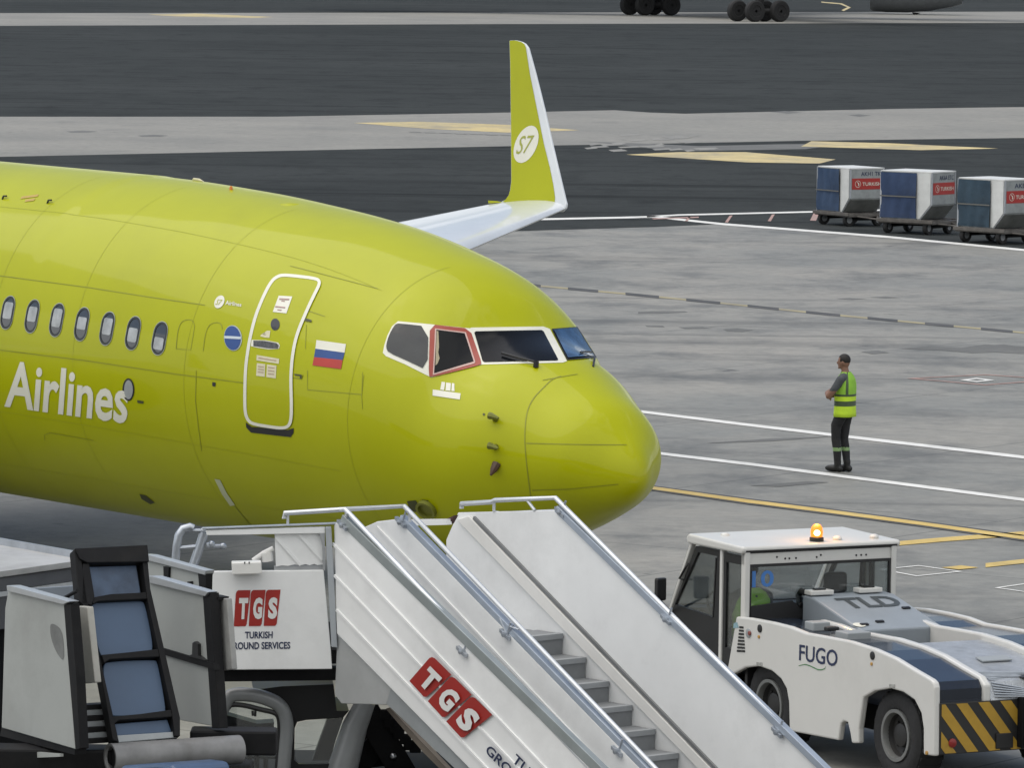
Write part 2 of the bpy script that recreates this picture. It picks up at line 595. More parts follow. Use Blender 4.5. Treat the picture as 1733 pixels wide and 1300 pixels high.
sheet('white_line', [line([(905, 371), (1051, 368), (1107, 366.5), (1223, 379), (1364, 390), (1500, 400.5), (1733, 423), (1900, 440)], [3] * 3 + [3.4] * 5),
                     line([(1095, 366.5), (1150, 363.5), (1384, 358), (1500, 355)], [2.4] * 4)], WHT, .008)
sheet('red_hatching', [z2([(594, 742), (606, 728), (614, 727), (603, 742)]), z2([(728, 746), (744, 724), (754, 723), (738, 747)]),
                       z2([(872, 742), (886, 720), (896, 719), (882, 743)]), z2([(1014, 740), (1026, 716), (1046, 715), (1034, 741)]),
                       z2([(480, 733), (640, 727), (640, 731), (490, 736)])], PINK, .012)
sheet('white_line', [line([(1040, 690.5), (1087.5, 697), (1257, 718), (1404, 735.5), (1733, 774), (1900, 794)], [4, 4.2, 4.5, 4.8, 5, 5]),
                     line([(1040, 757), (1121, 768), (1276, 786.5), (1464, 811), (1733, 846), (1900, 868)], [4.4, 4.6, 4.8, 5, 5, 5])], WHT, .008)
yl = [(700, 770), (900, 797.5), (1110, 827), (1268, 849), (1408, 866.5), (1570, 888), (1733, 911), (1900, 935)]
sheet('line_border', [line(yl, [9] * 3 + [10.5] * 5)], TAR, .008)
sheet('yellow_line', [line([(x, y - .3) for x, y in yl], [5] * 3 + [5.6] * 5)], YEL, .012)
sheet('yellow_line', [line([(1490, 923), (1513, 920.5), (1600, 913), (1733, 903), (1850, 894)], [7] * 5),
                      line([(1668, 957), (1733, 950), (1850, 938)], [7] * 3)], YEL, .008)
z8 = zm(1080, 850, .3768)
def outline(pts, k):
    n = len(pts)
    cx = sum(p[0] for p in pts) / n; cy = sum(p[1] for p in pts) / n
    res = []
    inn = [(cx + (x - cx) * k, cy + (y - cy) * k) for x, y in pts]
    for i in range(n):
        j = (i + 1) % n
        res.append([pts[i], pts[j], inn[j], inn[i]])
    return res
sheet('stand_marking', outline(z8([(1080, 302), (1260, 284), (1460, 312), (1250, 334)]), .86) + outline(z8([(1600, 385), (1760, 362), (1950, 390), (1790, 412)]), .86), WHT, .008)
sheet('yellow_marking', [z8([(1360, 294), (1450, 284), (1530, 294), (1440, 303)])], YEL, .010)
z5 = zm(1080, 450, .3768)
sheet('red_marking', outline(z5([(1205, 505), (1560, 487), (1900, 510), (1560, 536)]), .88), PINK, .008)
sheet('stand_marking', outline(z5([(1445, 512), (1520, 503), (1600, 513), (1520, 522)]), .5), WHT, .010)
# expansion joint: sealant and paint alternate
jp = [(850, 476), (905, 483), (1080, 499), (1242, 515), (1393, 531), (1551, 546), (1733, 563), (1900, 579)]
def jy(x):
    for (x0, y0), (x1, y1) in zip(jp, jp[1:]):
        if x0 <= x <= x1:
            return y0 + (y1 - y0) * (x - x0) / (x1 - x0)
dk, ye = [], []
x = 860.
while x < 1890:
    l = 52 + random.uniform(-4, 6)
    dk.append(line([(x, jy(x)), (min(x + l, 1899), jy(min(x + l, 1899)))], [4.2, 4.2]))
    x2 = min(x + l + 46, 1899)
    ye.append(line([(x + l, jy(min(x + l, 1899))), (x2, jy(x2))], [2.6, 2.6]))
    x = x2
sheet('joint_sealant_strip', dk, TAR, .006)
sheet('faded_yellow_line', ye, ground_mat('faded_yellow', (.30, .27, .18), (.36, .32, .2), (.24, .23, .2), sc=.6), .006)
z4 = zm(600, 450, .3462)
sheet('tar_patch', [z5([(0, 206), (60, 203), (210, 203), (225, 208), (100, 214), (0, 214)]), z5([(30, 267), (110, 268), (120, 276), (40, 274)]),
                    z5([(180, 275), (290, 274), (330, 282), (210, 283)]), z5([(380, 285), (440, 280), (520, 288), (470, 297), (400, 294)]),
                    z5([(890, 147), (950, 144), (1030, 147), (960, 152)]), z5([(1040, 141), (1110, 137), (1180, 142), (1110, 146)]),
                    z5([(1180, 372), (1300, 362), (1450, 368), (1560, 352), (1733, 362), (1800, 380), (1733, 395), (1600, 388), (1500, 392), (1380, 380)]),
                    z5([(1480, 362), (1640, 352), (1733, 366), (1640, 374)]), z5([(1000, 385), (1080, 380), (1130, 390), (1050, 396)]),
                    z5([(300, 797), (560, 778), (880, 766), (600, 788)]), z5([(500, 988), (760, 968), (860, 972), (640, 992)])], STAIN, .003, .0002)

# ================================================================== PASSENGER JET
LIME = mat('lime_paint', (.375, .395, .0005), .42, var=.05, scale=.9, spec=.12, coat=.34, bump=.06, bscale=1.1, crough=.05, dirt=.10)
WINGP = mat('wing_grey_white', (.62, .65, .68), .28, var=.08, scale=.8, coat=.5, dirt=.1)
JOINT = mat('frame_joint_line', (.32, .338, .004), .5, var=.1)
LINE = mat('panel_seam', (.22, .235, .005), .5, var=.2)
SEAMD = mat('panel_seam_dark', (.05, .055, .012), .5, var=.2)
DGLASS = mat('cockpit_glass', (.006, .007, .009), .12, var=.1, spec=.1)
SKYGL = mat('cockpit_glass_painted_sky', (.035, .085, .18), .06, var=.6, scale=4, spec=.5)  # blue of the reflected sky is painted into the base colour
GREYGL = mat('cockpit_glass_grey', (.030, .033, .036), .08, var=.2, spec=.35)
REDF = mat('window_frame_red', (.30, .040, .022), .4, var=.12)
FLAGB = mat('flag_blue', (.018, .06, .22), .4, var=.1)
FLAGR = mat('flag_red', (.42, .035, .022), .4, var=.1)
BLIND = mat('cabin_blind', (.34, .36, .37), .3, var=.35, scale=7, coat=.6)
PANE = mat('cabin_pane', (.02, .022, .026), .06, var=.2, coat=1.)
FRAMEM = mat('window_frame_metal', (.035, .038, .038), .35, .3, var=.2)
LIPM = mat('window_lip', (.45, .48, .42), .35, .3, var=.15)

na, nb_ = R(38.41), R(.40)
AN = V((math.sin(na) * math.cos(nb_), -math.cos(na) * math.cos(nb_), -math.sin(nb_)))
AL = V((math.cos(na), math.sin(na), 0))
AU = AN.cross(AL)
AO = V((1.58, 62.05, 3.30)) - AN * .35
def A(x, y, z):
    return AO - AN * x + AL * y + AU * z
jet = empty('passenger_jet', (A(8, 0, 0).x, A(8, 0, 0).y, 0), 0,
            'lime green passenger jet parked nose right, white door outline and red framed cockpit window', 'airplane')
KX = [0, .18, .48, .89, 1.39, 1.95, 2.4, 2.9, 3.6, 4.6, 5.9, 7.1, 9.1]
KT = [-.753, -.357, -.031, .206, .45, .654, 1.06, 1.33, 1.525, 1.71, 1.845, 1.93, 1.995]
KB = [-.753, -1.03, -1.185, -1.37, -1.555, -1.75, -1.83, -1.89, -1.955, -1.985, -2.0, -2.005, -2.005]
KW = [0, .345, .70, .91, 1.17, 1.36, 1.53, 1.65, 1.71, 1.79, 1.85, 1.875, 1.88]
def pchip(xs, ys):
    n = len(xs)
    h = [xs[i + 1] - xs[i] for i in range(n - 1)]
    d = [(ys[i + 1] - ys[i]) / h[i] for i in range(n - 1)]
    m = [0] * n
    for i in range(1, n - 1):
        if d[i - 1] * d[i] > 0:
            w1, w2 = 2 * h[i] + h[i - 1], h[i] + 2 * h[i - 1]
            m[i] = (w1 + w2) / (w1 / d[i - 1] + w2 / d[i])
    m[0] = d[0]
    def f(q):
        q = min(max(q, xs[0]), xs[-1])
        i = 0
        while i < n - 2 and q > xs[i + 1]:
            i += 1
        t = (q - xs[i]) / h[i]
        return (ys[i] * (2 * t ** 3 - 3 * t ** 2 + 1) + h[i] * m[i] * (t ** 3 - 2 * t ** 2 + t)
                + ys[i + 1] * (-2 * t ** 3 + 3 * t ** 2) + h[i] * m[i + 1] * (t ** 3 - t ** 2))
    return f
_sx = [math.sqrt(x) for x in KX]
fT, fB, fW = pchip(_sx, KT), pchip(_sx, KB), pchip(_sx, KW)
def sect(x):
    """top, bottom and half width of the fuselage, x metres behind the nose"""
    if x <= 9.1:
        s = math.sqrt(max(x, 0))
        return fT(s), fB(s), fW(s)
    if x <= 25:
        return 2.005, -2.005, 1.88
    k = (x - 25) / 13.3
    return 2.005 - .15 * k * k, -2.005 + 2.75 * k ** 1.5, 1.88 * (1 - .88 * k ** 1.6)
def S(x, th):
    """point on the skin; th from the starboard beam upward"""
    t, b, w_ = sect(x)
    zc, hh = (t + b) / 2, (t - b) / 2
    return A(x, -w_ * math.cos(th), zc + hh * math.sin(th))
xs = [2.2 * (i / 60) ** 2 for i in range(61)] + [2.2 + (10 - 2.2) * i / 70 for i in range(1, 71)] + [10 + 28.3 * i / 46 for i in range(1, 47)]
NT = 144
vs, fs = [], []
for x in xs:
    for k in range(NT):
        vs.append(S(x, 2 * math.pi * k / NT))
for i in range(len(xs) - 1):
    for k in range(NT):
        fs.append((i * NT + k, i * NT + (k + 1) % NT, (i + 1) * NT + (k + 1) % NT, (i + 1) * NT + k))
fs.append(tuple((len(xs) - 1) * NT + k for k in range(NT)))
FU = MB().add(vs, fs)
fus = FU.build('fuselage', LIME, jet, smooth=True)
BV = BVHTree.FromPolygons([tuple(v) for v in vs], fs)
def skin(px, py, off=.005):
    d = ray(px, py)
    loc, nrm, idx, dist = BV.ray_cast(CAM, d)
    if loc is None:
        q = CAM + d * 63
        a = AO - AN * 2.
        q = CAM + d * (a - CAM).dot(d)
        loc, nrm, idx, dist = BV.find_nearest(q)
        ax = A((AO - loc).dot(AN), 0, 0)
        if nrm.dot(loc - ax) < 0:
            nrm = -nrm
    elif nrm.dot(d) > 0:
        nrm = -nrm
    return loc + nrm * off
def decal(name, polys, m, off=.005, cell=9., parent=jet, label=None):
    b = MB()
    for pl in polys:
        v2, f2 = grid_cut(pl, [tuple(range(len(pl)))], cell)
        b.add([skin(x, y, off) for x, y in v2], f2)
    return b.build(name, m, parent, smooth=True, recalc=False, label=label)
def ribbon(pts, wd, closed=False):
    """band of constant width round a line in the picture plane, as quads"""
    n = len(pts)
    L_, R_ = [], []
    for i in range(n):
        a = pts[(i - 1) % n] if closed or i > 0 else pts[i]
        c = pts[(i + 1) % n] if closed or i < n - 1 else pts[i]
        dx, dy = c[0] - a[0], c[1] - a[1]
        q = math.hypot(dx, dy) or 1
        L_.append((pts[i][0] - dy / q * wd / 2, pts[i][1] + dx / q * wd / 2))
        R_.append((pts[i][0] + dy / q * wd / 2, pts[i][1] - dx / q * wd / 2))
    return [[L_[i], L_[(i + 1) % n], R_[(i + 1) % n], R_[i]] for i in range(n if closed else n - 1)]
def smooth_pts(pts, closed=False, it=2):
    for _ in range(it):
        q = []
        n = len(pts)
        for i in range(n if closed else n - 1):
            (ax, ay), (bx, by) = pts[i], pts[(i + 1) % n]
            q += [(ax * .75 + bx * .25, ay * .75 + by * .25), (ax * .25 + bx * .75, ay * .25 + by * .75)]
        pts = q if closed else [pts[0]] + q + [pts[-1]]
    return pts
def skin_text(mb, txt, quad, bold=0., shear=0., cell=6., off=.006, space=1.):
    t, f, wd = text2d(txt, bold, shear, space)
    def m(x, y):
        (ax, ay), (bx, by), (cx, cy), (dx, dy) = quad
        s = x / wd
        return (dx * (1 - s) * (1 - y) + cx * s * (1 - y) + ax * (1 - s) * y + bx * s * y,
                dy * (1 - s) * (1 - y) + cy * s * (1 - y) + ay * (1 - s) * y + by * s * y)
    v2, f2 = grid_cut([m(x, y) for x, y in t], f, cell)
    mb.add([skin(x, y, off) for x, y in v2], f2)

# cabin windows, one per frame bay
def win_patch(name, x0, z0, hw, hh, m, parent, off, ztop=None, zbot=None, ring=None):
    b = MB()
    def P(dx, dz):
        th = math.asin(max(-1, min(1, (z0 + dz) / 2.005)))
        q = S(x0 + dx, th)
        t = S(x0 + dx, th)
        ctr = A(x0 + dx, 0, 0)
        return q + (t - ctr).normalized() * off
    out_ = rrect(0, 0, hw, hh, min(hw, hh) * (.96 if hh > hw * 1.2 else .35), 6)
    if ring:
        inn = rrect(0, 0, hw - ring, hh - ring, (hw - ring) * .96, 6)
        n = len(out_)
        b.add([P(*q) for q in out_ + inn], [(i, (i + 1) % n, n + (i + 1) % n, n + i) for i in range(n)])
    else:
        v2, f2 = grid_cut(out_, [tuple(range(len(out_)))], .05)
        if ztop is not None:
            ks = [i for i, f in enumerate(f2) if zbot <= sum(v2[j][1] for j in f) / len(f) <= ztop]
            f2 = [f2[i] for i in ks]
        b.add([P(*q) for q in v2], f2)
    return b.build(name, m, parent, smooth=True, recalc=False)
for k in range(10):
    xk = 6.27 + .508 * k
    wn = win_patch('cabin_window', xk, .43, .112, .175, PANE, jet, .004)
    win_patch('lip', xk, .43, .131, .196, LIPM, wn, .007, ring=.012)
    win_patch('frame', xk, .43, .124, .188, FRAMEM, wn, .009, ring=.026)
    lo_ = (-.13, -.10, -.07, -.06, -.08, -.06, -.07, -.05, -.08, -.06)[k]
    hi_ = (.01, .06, .12, .08, .13, .11, .12, .10, .06, .1)[k]
    win_patch('blind', xk, .43 + (hi_ + lo_) / 2, .088, (hi_ - lo_) / 2, BLIND, wn, .007)
z3 = zm(0, 450, .3693)
zd = zm(340, 450, .2308)
zc_ = zm(640, 530, .22505)
zn = zm(600, 450, .3462)
# seams
seams = [ribbon(smooth_pts(zn([(1010, 540), (965, 555), (930, 590), (895, 625), (870, 655), (848, 700), (838, 745), (832, 830), (835, 900), (845, 1000), (862, 1130)])), 1.6),
         ribbon(zn([(840, 868), (1000, 872), (1150, 875), (1330, 876)]), 1.3), ribbon(zn([(868, 1098), (1050, 1092), (1290, 1068)]), 1.3)]
decal('radome_seam', [q for s in seams for q in s], LINE, .004)
lap = [ribbon(z3([(0, 385), (400, 435), (800, 495), (1130, 538)]), 1.2), ribbon(z3([(0, 45), (400, 98), (700, 145), (940, 180)]), 1.1),
       ribbon(z3([(1330, 0), (1440, 28), (1570, 62), (1733, 105)]), 1.), ribbon(z3([(900, 480), (897, 620), (910, 740), (925, 850)]), .9),
       ribbon(z3([(205, 800), (205, 775), (230, 765), (330, 782), (430, 800)]), 1.), ribbon(z3([(1410, 480), (1410, 568), (1660, 590), (1668, 500)]), .9),
       ribbon(z3([(1410, 205), (1490, 232)]), 1.1), ribbon(z3([(1405, 270), (1400, 380)]), .9), ribbon(z3([(1280, 505), (1385, 518), (1390, 500)]), 1.),
       ribbon(smooth_pts(z3([(808, 380), (815, 300), (830, 258), (858, 245), (885, 250), (893, 275)]), it=1), 1.), ribbon(z3([(808, 380), (875, 385), (893, 275)]), .8),
       ribbon(smooth_pts(z3([(932, 390), (940, 320), (955, 275), (985, 258), (1015, 264), (1020, 290)]), it=1), 1.), ribbon(z3([(1075, 1100), (1150, 1190)]), 1.4),
       ribbon(zn([(40, 520), (36, 640), (40, 700)]), .8), ribbon(zn([(920, 560), (1000, 545), (1090, 530)]), 1.2)]
for s_ in lap:
    decal('skin_seam', s_, LINE, .004)
for xj in (2.95, 5.75, 7.9, 9.6):
    b = MB()
    n_ = 60
    tt = [R(-70) + R(150) * k / n_ for k in range(n_ + 1)]
    def on(x, th):
        q = S(x, th)
        c = A(x, 0, (sect(x)[0] + sect(x)[1]) / 2)
        return q + (q - c).normalized() * .003
    b.add([on(xj, a) for a in tt] + [on(xj + .005, a) for a in tt], [(k, k + 1, n_ + 2 + k, n_ + 1 + k) for k in range(n_)])
    b.build('frame_joint', JOINT, jet, smooth=True, recalc=False)
for th_ in (R(52), R(-22), R(-46)):
    b = MB()
    n_ = 50
    xx = [3.2 + 9 * k / n_ for k in range(n_ + 1)]
    b.add([on(x, th_) for x in xx] + [on(x, th_ + .0024) for x in xx], [(k, k + 1, n_ + 2 + k, n_ + 1 + k) for k in range(n_)])
    b.build('lap_joint', JOINT, jet, smooth=True, recalc=False)
# lettering
b = MB()
skin_text(b, 'Airlines', z3([(38, 425), (598, 503), (583, 716), (22, 638)]), bold=.022)
b.build('lettering', DECALW, jet, smooth=True, recalc=False)
# service door
dl = smooth_pts(zd([(560, 85), (600, 70), (700, 78), (850, 97), (874, 118), (868, 150), (835, 215), (790, 310), (755, 390), (718, 480), (692, 570), (674, 680), (665, 800),
                    (666, 900), (669, 1000), (669, 1100), (660, 1155), (638, 1182), (595, 1190), (500, 1178), (405, 1162), (362, 1145), (338, 1105), (328, 1050),
                    (328, 900), (333, 750), (347, 640), (367, 520), (402, 380), (444, 270), (490, 170), (528, 110)]), True, 2)
door = decal('service_door', [dl], LIME, .008, cell=14)
decal('door_outline', ribbon(dl, 5.2, True), DECALW, .012, parent=door)
decal('handle_surround', [zd([(378, 545), (480, 548), (572, 565), (584, 585), (578, 610), (500, 614), (420, 602), (372, 590)])], DECALW, .012, parent=door)
decal('handle', [zd([(392, 550), (470, 552), (560, 568), (578, 585), (572, 608), (500, 606), (392, 590)])], mat('handle_recess', (.10, .10, .10), .4, .5, var=.6, scale=20), .016, cell=5, parent=door)
decal('porthole', [zd(ellipse(550, 432, 33, 43, sh=.0))], GREYGL, .013, parent=door)
pl = decal('placard', [zd([(575, 222), (675, 228), (632, 352), (532, 340)])], DECALW, .012, parent=door)
GREYT = mat('placard_print', (.33, .20, .18), .5)
decal('print', [zd([(582, 242), (655, 246), (651, 256), (578, 252)]), zd([(597, 258), (622, 260), (620, 267), (594, 265)]), zd([(552, 298), (625, 306), (622, 315), (549, 307)]), zd([(568, 322), (598, 326), (595, 333), (565, 329)])], GREYT, .015, parent=pl)
PALE = mat('decal_pale', (.62, .58, .40), .45, var=.12, scale=8)
pl = decal('placard', [zd([(415, 655), (580, 683), (577, 720), (413, 694)]), zd([(416, 714), (478, 722), (474, 814), (411, 806)]), zd([(490, 724), (560, 733), (555, 826), (486, 816)])], PALE, .012, parent=door)
decal('print', [zd([(430, 672), (560, 694), (558, 700), (428, 680)]), zd([(425, 735), (468, 740), (467, 746), (424, 741)]), zd([(425, 755), (468, 760), (467, 766), (424, 761)]), zd([(424, 775), (466, 780), (465, 786), (423, 781)]),
                zd([(500, 742), (548, 748), (547, 754), (499, 748)]), zd([(500, 765), (546, 771), (545, 777), (499, 771)]), zd([(498, 788), (544, 794), (543, 800), (497, 794)])], mat('placard_print_brown', (.40, .28, .2), .5), .015, parent=pl)
decal('arrow_label', [zd([(490, 478), (515, 478), (508, 530), (478, 528), (440, 518), (448, 505), (482, 512)])], PALE, .012, parent=door)
decal('door_sill', [zd([(332, 1148), (375, 1180), (640, 1204), (682, 1190), (682, 1222), (660, 1256), (370, 1222), (335, 1185)])], DARK, .006)
decal('hinge', [zd([(770, 385), (815, 400), (815, 415), (765, 405)]), zd([(690, 792), (745, 800), (742, 828), (728, 826), (730, 810), (690, 803)])], SEAMD, .01)
# flag
fl = decal('flag', [zd([(850, 545), (1066, 575), (1056, 638), (842, 608)])], DECALW, .006)
decal('blue_stripe', [zd([(842, 608), (1056, 638), (1042, 692), (832, 670)])], FLAGB, .006, parent=fl)
decal('red_stripe', [zd([(832, 670), (1042, 692), (1030, 758), (820, 730)])], FLAGR, .006, parent=fl)
# round emblem and small logo
em = decal('round_emblem', [zd(ellipse(238, 530, 66, 94, sh=.05))], mat('emblem_rim', (.42, .47, .45), .4), .006)
decal('disc', [zd(ellipse(236, 530, 60, 88, sh=.05))], FLAGB, .010, parent=em)
decal('bar', [zd([(178, 515), (225, 517), (300, 522), (300, 540), (225, 536), (178, 534)])], mat('emblem_bar', (.5, .56, .6), .4), .013, parent=em)
lg = decal('small_logo', [zd(ellipse(138, 265, 36, 47, sh=-.25))], DECALW, .006)
b = MB()
skin_text(b, 'S7', zd([(122, 245), (164, 248), (152, 290), (108, 285)]), bold=.0, shear=.3, off=.010)
b.build('logo_characters', LIME, lg, recalc=False)
b = MB()
skin_text(b, 'Airlines', zd([(186, 252), (302, 272), (298, 300), (182, 284)]), bold=.02)
b.build('lettering', DECALW, lg, recalc=False)
decal('access_port', [z3(ellipse(590, 567, 27, 52, sh=0)) ], DARK, .006)
decal('port_cover', [z3(ellipse(592, 567, 20, 44))], GREYP, .010)
decal('vent', [z3([(630, 615), (660, 620), (658, 632), (632, 628)])], SEAMD, .006)
decal('vent', [z3([(975, 533), (990, 535), (988, 553), (974, 550)])], BLACK, .006)
decal('vent', [z3([(640, 1045), (670, 1052), (710, 1085), (690, 1092), (650, 1068)])], SEAMD, .006)
decal('ice_light_strip', [z3([(984, 976), (1010, 980), (1040, 1040), (1078, 1096), (1056, 1100), (1018, 1045)])], mat('strip_pale', (.5, .53, .35), .4), .006)
decal('roof_stencil', [[(37, 333), (66, 329), (64, 333), (35, 337)], [(44, 338), (60, 336), (58, 340), (42, 342)]], mat('stencil_orange', (.40, .28, .05), .5), .006)
b = MB()
for x, y in ((4, 337), (80, 344)):
    b.tube([skin(x, y, .0), skin(x + 4, y - 2, .03), skin(x + 9, y - 2, .03)], .012, 6)
b.build('drain_mast', DARK, jet)
# cockpit glazing
decal('window_surround', [zc_([(36, 300), (48, 240), (70, 170), (105, 100), (150, 62), (385, 84), (690, 116), (700, 110), (1240, 102), (1290, 120), (1420, 362), (1390, 374), (785, 388), (400, 484), (365, 468), (200, 385), (60, 325)])], DECALW, .004)
decal('cockpit_window', [smooth_pts(zc_([(160, 80), (380, 105), (371, 433), (230, 365), (78, 298), (62, 262), (68, 215), (90, 155), (118, 105), (135, 85)]), True, 1)], GREYGL, .010)
rf = decal('cockpit_window', [smooth_pts(zc_([(390, 86), (540, 104), (688, 120), (735, 255), (780, 378), (770, 394), (590, 440), (400, 484), (380, 474), (385, 280)]), True, 1)], REDF, .010, label='red framed cockpit side window')
decal('seal', [zc_([(428, 120), (658, 148), (732, 372), (725, 384), (412, 470), (420, 300)])], mat('seal_pink', (.55, .38, .34), .5), .013, parent=rf)
pn = decal('pane', [zc_([(438, 130), (648, 157), (720, 370), (422, 456), (430, 300)])], DGLASS, .016, parent=rf)
decal('curtain_edge', [zc_([(440, 140), (452, 142), (458, 260), (452, 300), (462, 345), (448, 385), (432, 400), (434, 300)])], mat('cloth_cream', (.35, .30, .2), .7), .018, parent=rf)
decal('cockpit_window', [zc_([(722, 148), (735, 140), (1225, 131), (1240, 140), (1352, 352), (1345, 360), (800, 372), (785, 362)])], DGLASS, .010)
w4 = decal('cockpit_window', [zc_([(1300, 122), (1494, 106), (1640, 338), (1418, 358)])], BLACK, .010, cell=3)
decal('pane', [zc_([(1312, 132), (1482, 116), (1612, 328), (1424, 346)])], SKYGL, .022, parent=w4, cell=3)
b = MB()
b.tube([skin(*q, .04) for q in zc_([(930, 322), (1010, 345), (1110, 372), (1170, 388)])], .014, 8)
b.tube([skin(*zc_([(1186, 408)])[0], .0), skin(*zc_([(1186, 394)])[0], .06)], .03, 8)
b.build('wiper', BLACK, jet, smooth=True)
b = MB()
b.tube([skin(*q, .04) for q in zc_([(1510, 318), (1550, 313), (1590, 308)])], .010, 8)
b.tube([skin(*zc_([(1616, 405)])[0], 0), skin(*zc_([(1612, 372)])[0], .04), skin(*zc_([(1612, 355)])[0], .04)], .012, 8)
b.build('wiper', BLACK, jet, smooth=True)
nl = decal('name_plate', [zc_([(412, 576), (622, 606), (616, 652), (410, 622)]), zc_([(478, 518), (505, 522), (497, 582), (468, 578)]), zc_([(512, 524), (548, 529), (545, 588), (508, 583)]), zc_([(556, 528), (574, 532), (576, 590), (552, 588)])], DECALW, .006, cell=5)
# probes on the nose
for zx, zy, kind in ((690, 750, 0), (690, 886, 0), (690, 985, 1)):
    (x, y), = zn([(zx, zy)])
    b = MB()
    if kind == 0:
        b.tube([skin(x, y, 0), skin(x, y, .07)], [.035, .025], 8)
        b.tube([skin(x - 7, y - 2, .075), skin(x - 2, y - 1, .08), skin(x + 9, y + 3, .085)], [.04, .035, .014], 8)
        b.build('pitot_probe', mat('probe_metal', (.16, .17, .03), .35, .4, var=.3), jet, smooth=True)
    else:
        b.tube([skin(x + 2, y - 6, 0), skin(x, y + 2, .05), skin(x - 3, y + 10, .09)], [.05, .04, .01], 8)
        b.build('angle_vane', mat('vane_brown', (.07, .035, .02), .5), jet, smooth=True)
decal('static_port', [zn(ellipse(633, 727, 6, 6, 10))], SEAMD, .006)
decal('gear_bay_recess', [zn([(258, 1150), (300, 1146), (310, 1160), (300, 1205), (268, 1190)]), zn([(330, 1142), (365, 1146), (345, 1162)])], SEAMD, .006)
b = MB()
ctr = skin(*zn([(355, 1188)])[0], 0.)
nrm = (skin(*zn([(355, 1188)])[0], 1.) - ctr)
b.lathe(ctr, nrm, [(.12, 0), (.12, .05), (.09, .05), (.09, .012), (0.001, .012)], 20)
b.build('light_housing', mat('dull_olive', (.16, .17, .02), .5), jet, smooth=True)
# crown
b = MB()
b.prism([S(8.2, R(94)), S(8.45, R(94)), S(8.42, R(94)) + AU * .03, S(8.30, R(94)) + AU * .03], AL * .02)
b.build('blade_antenna', PALE, jet, bevel=.01)
bq = skin(391, 321, 0.)
b = MB()
b.lathe(bq, AU, [(.022, -.03), (.022, .01), (.014, .04), (.001, .045)], 12)
b.build('anticollision_light', mat('beacon_orange', (.6, .18, .02), .3), jet, smooth=True)
b = MB()
b.lathe(skin(492, 343, -.02), AU, [(.2, -.04), (.14, .01), (.001, .025)], 16)
b.build('antenna_bump', LIME, jet, smooth=True)
# wings
def airfoil(le, te, up, thick, n=12):
    pts = []
    for i in range(n + 1):
        c = (1 - math.cos(math.pi * i / n)) / 2
        yt = 5 * thick * (.2969 * math.sqrt(c) - .126 * c - .3516 * c * c + .2843 * c ** 3 - .1015 * c ** 4)
        pts.append((c, yt))
    ch = te - le
    u_ = [le + ch * c + up * (yt * 1.25) * ch.length for c, yt in pts]
    l_ = [le + ch * c - up * (yt * .75) * ch.length for c, yt in pts[1:-1]]
    return u_ + l_[::-1]
def loft(mb, secs):
    n = len(secs[0])
    vs_ = [q for s in secs for q in s]
    fs_ = [(i * n + k, i * n + (k + 1) % n, (i + 1) * n + (k + 1) % n, (i + 1) * n + k) for i in range(len(secs) - 1) for k in range(n)]
    fs_ += [tuple(range(n))[::-1], tuple((len(secs) - 1) * n + k for k in range(n))]
    mb.add(vs_, fs_)
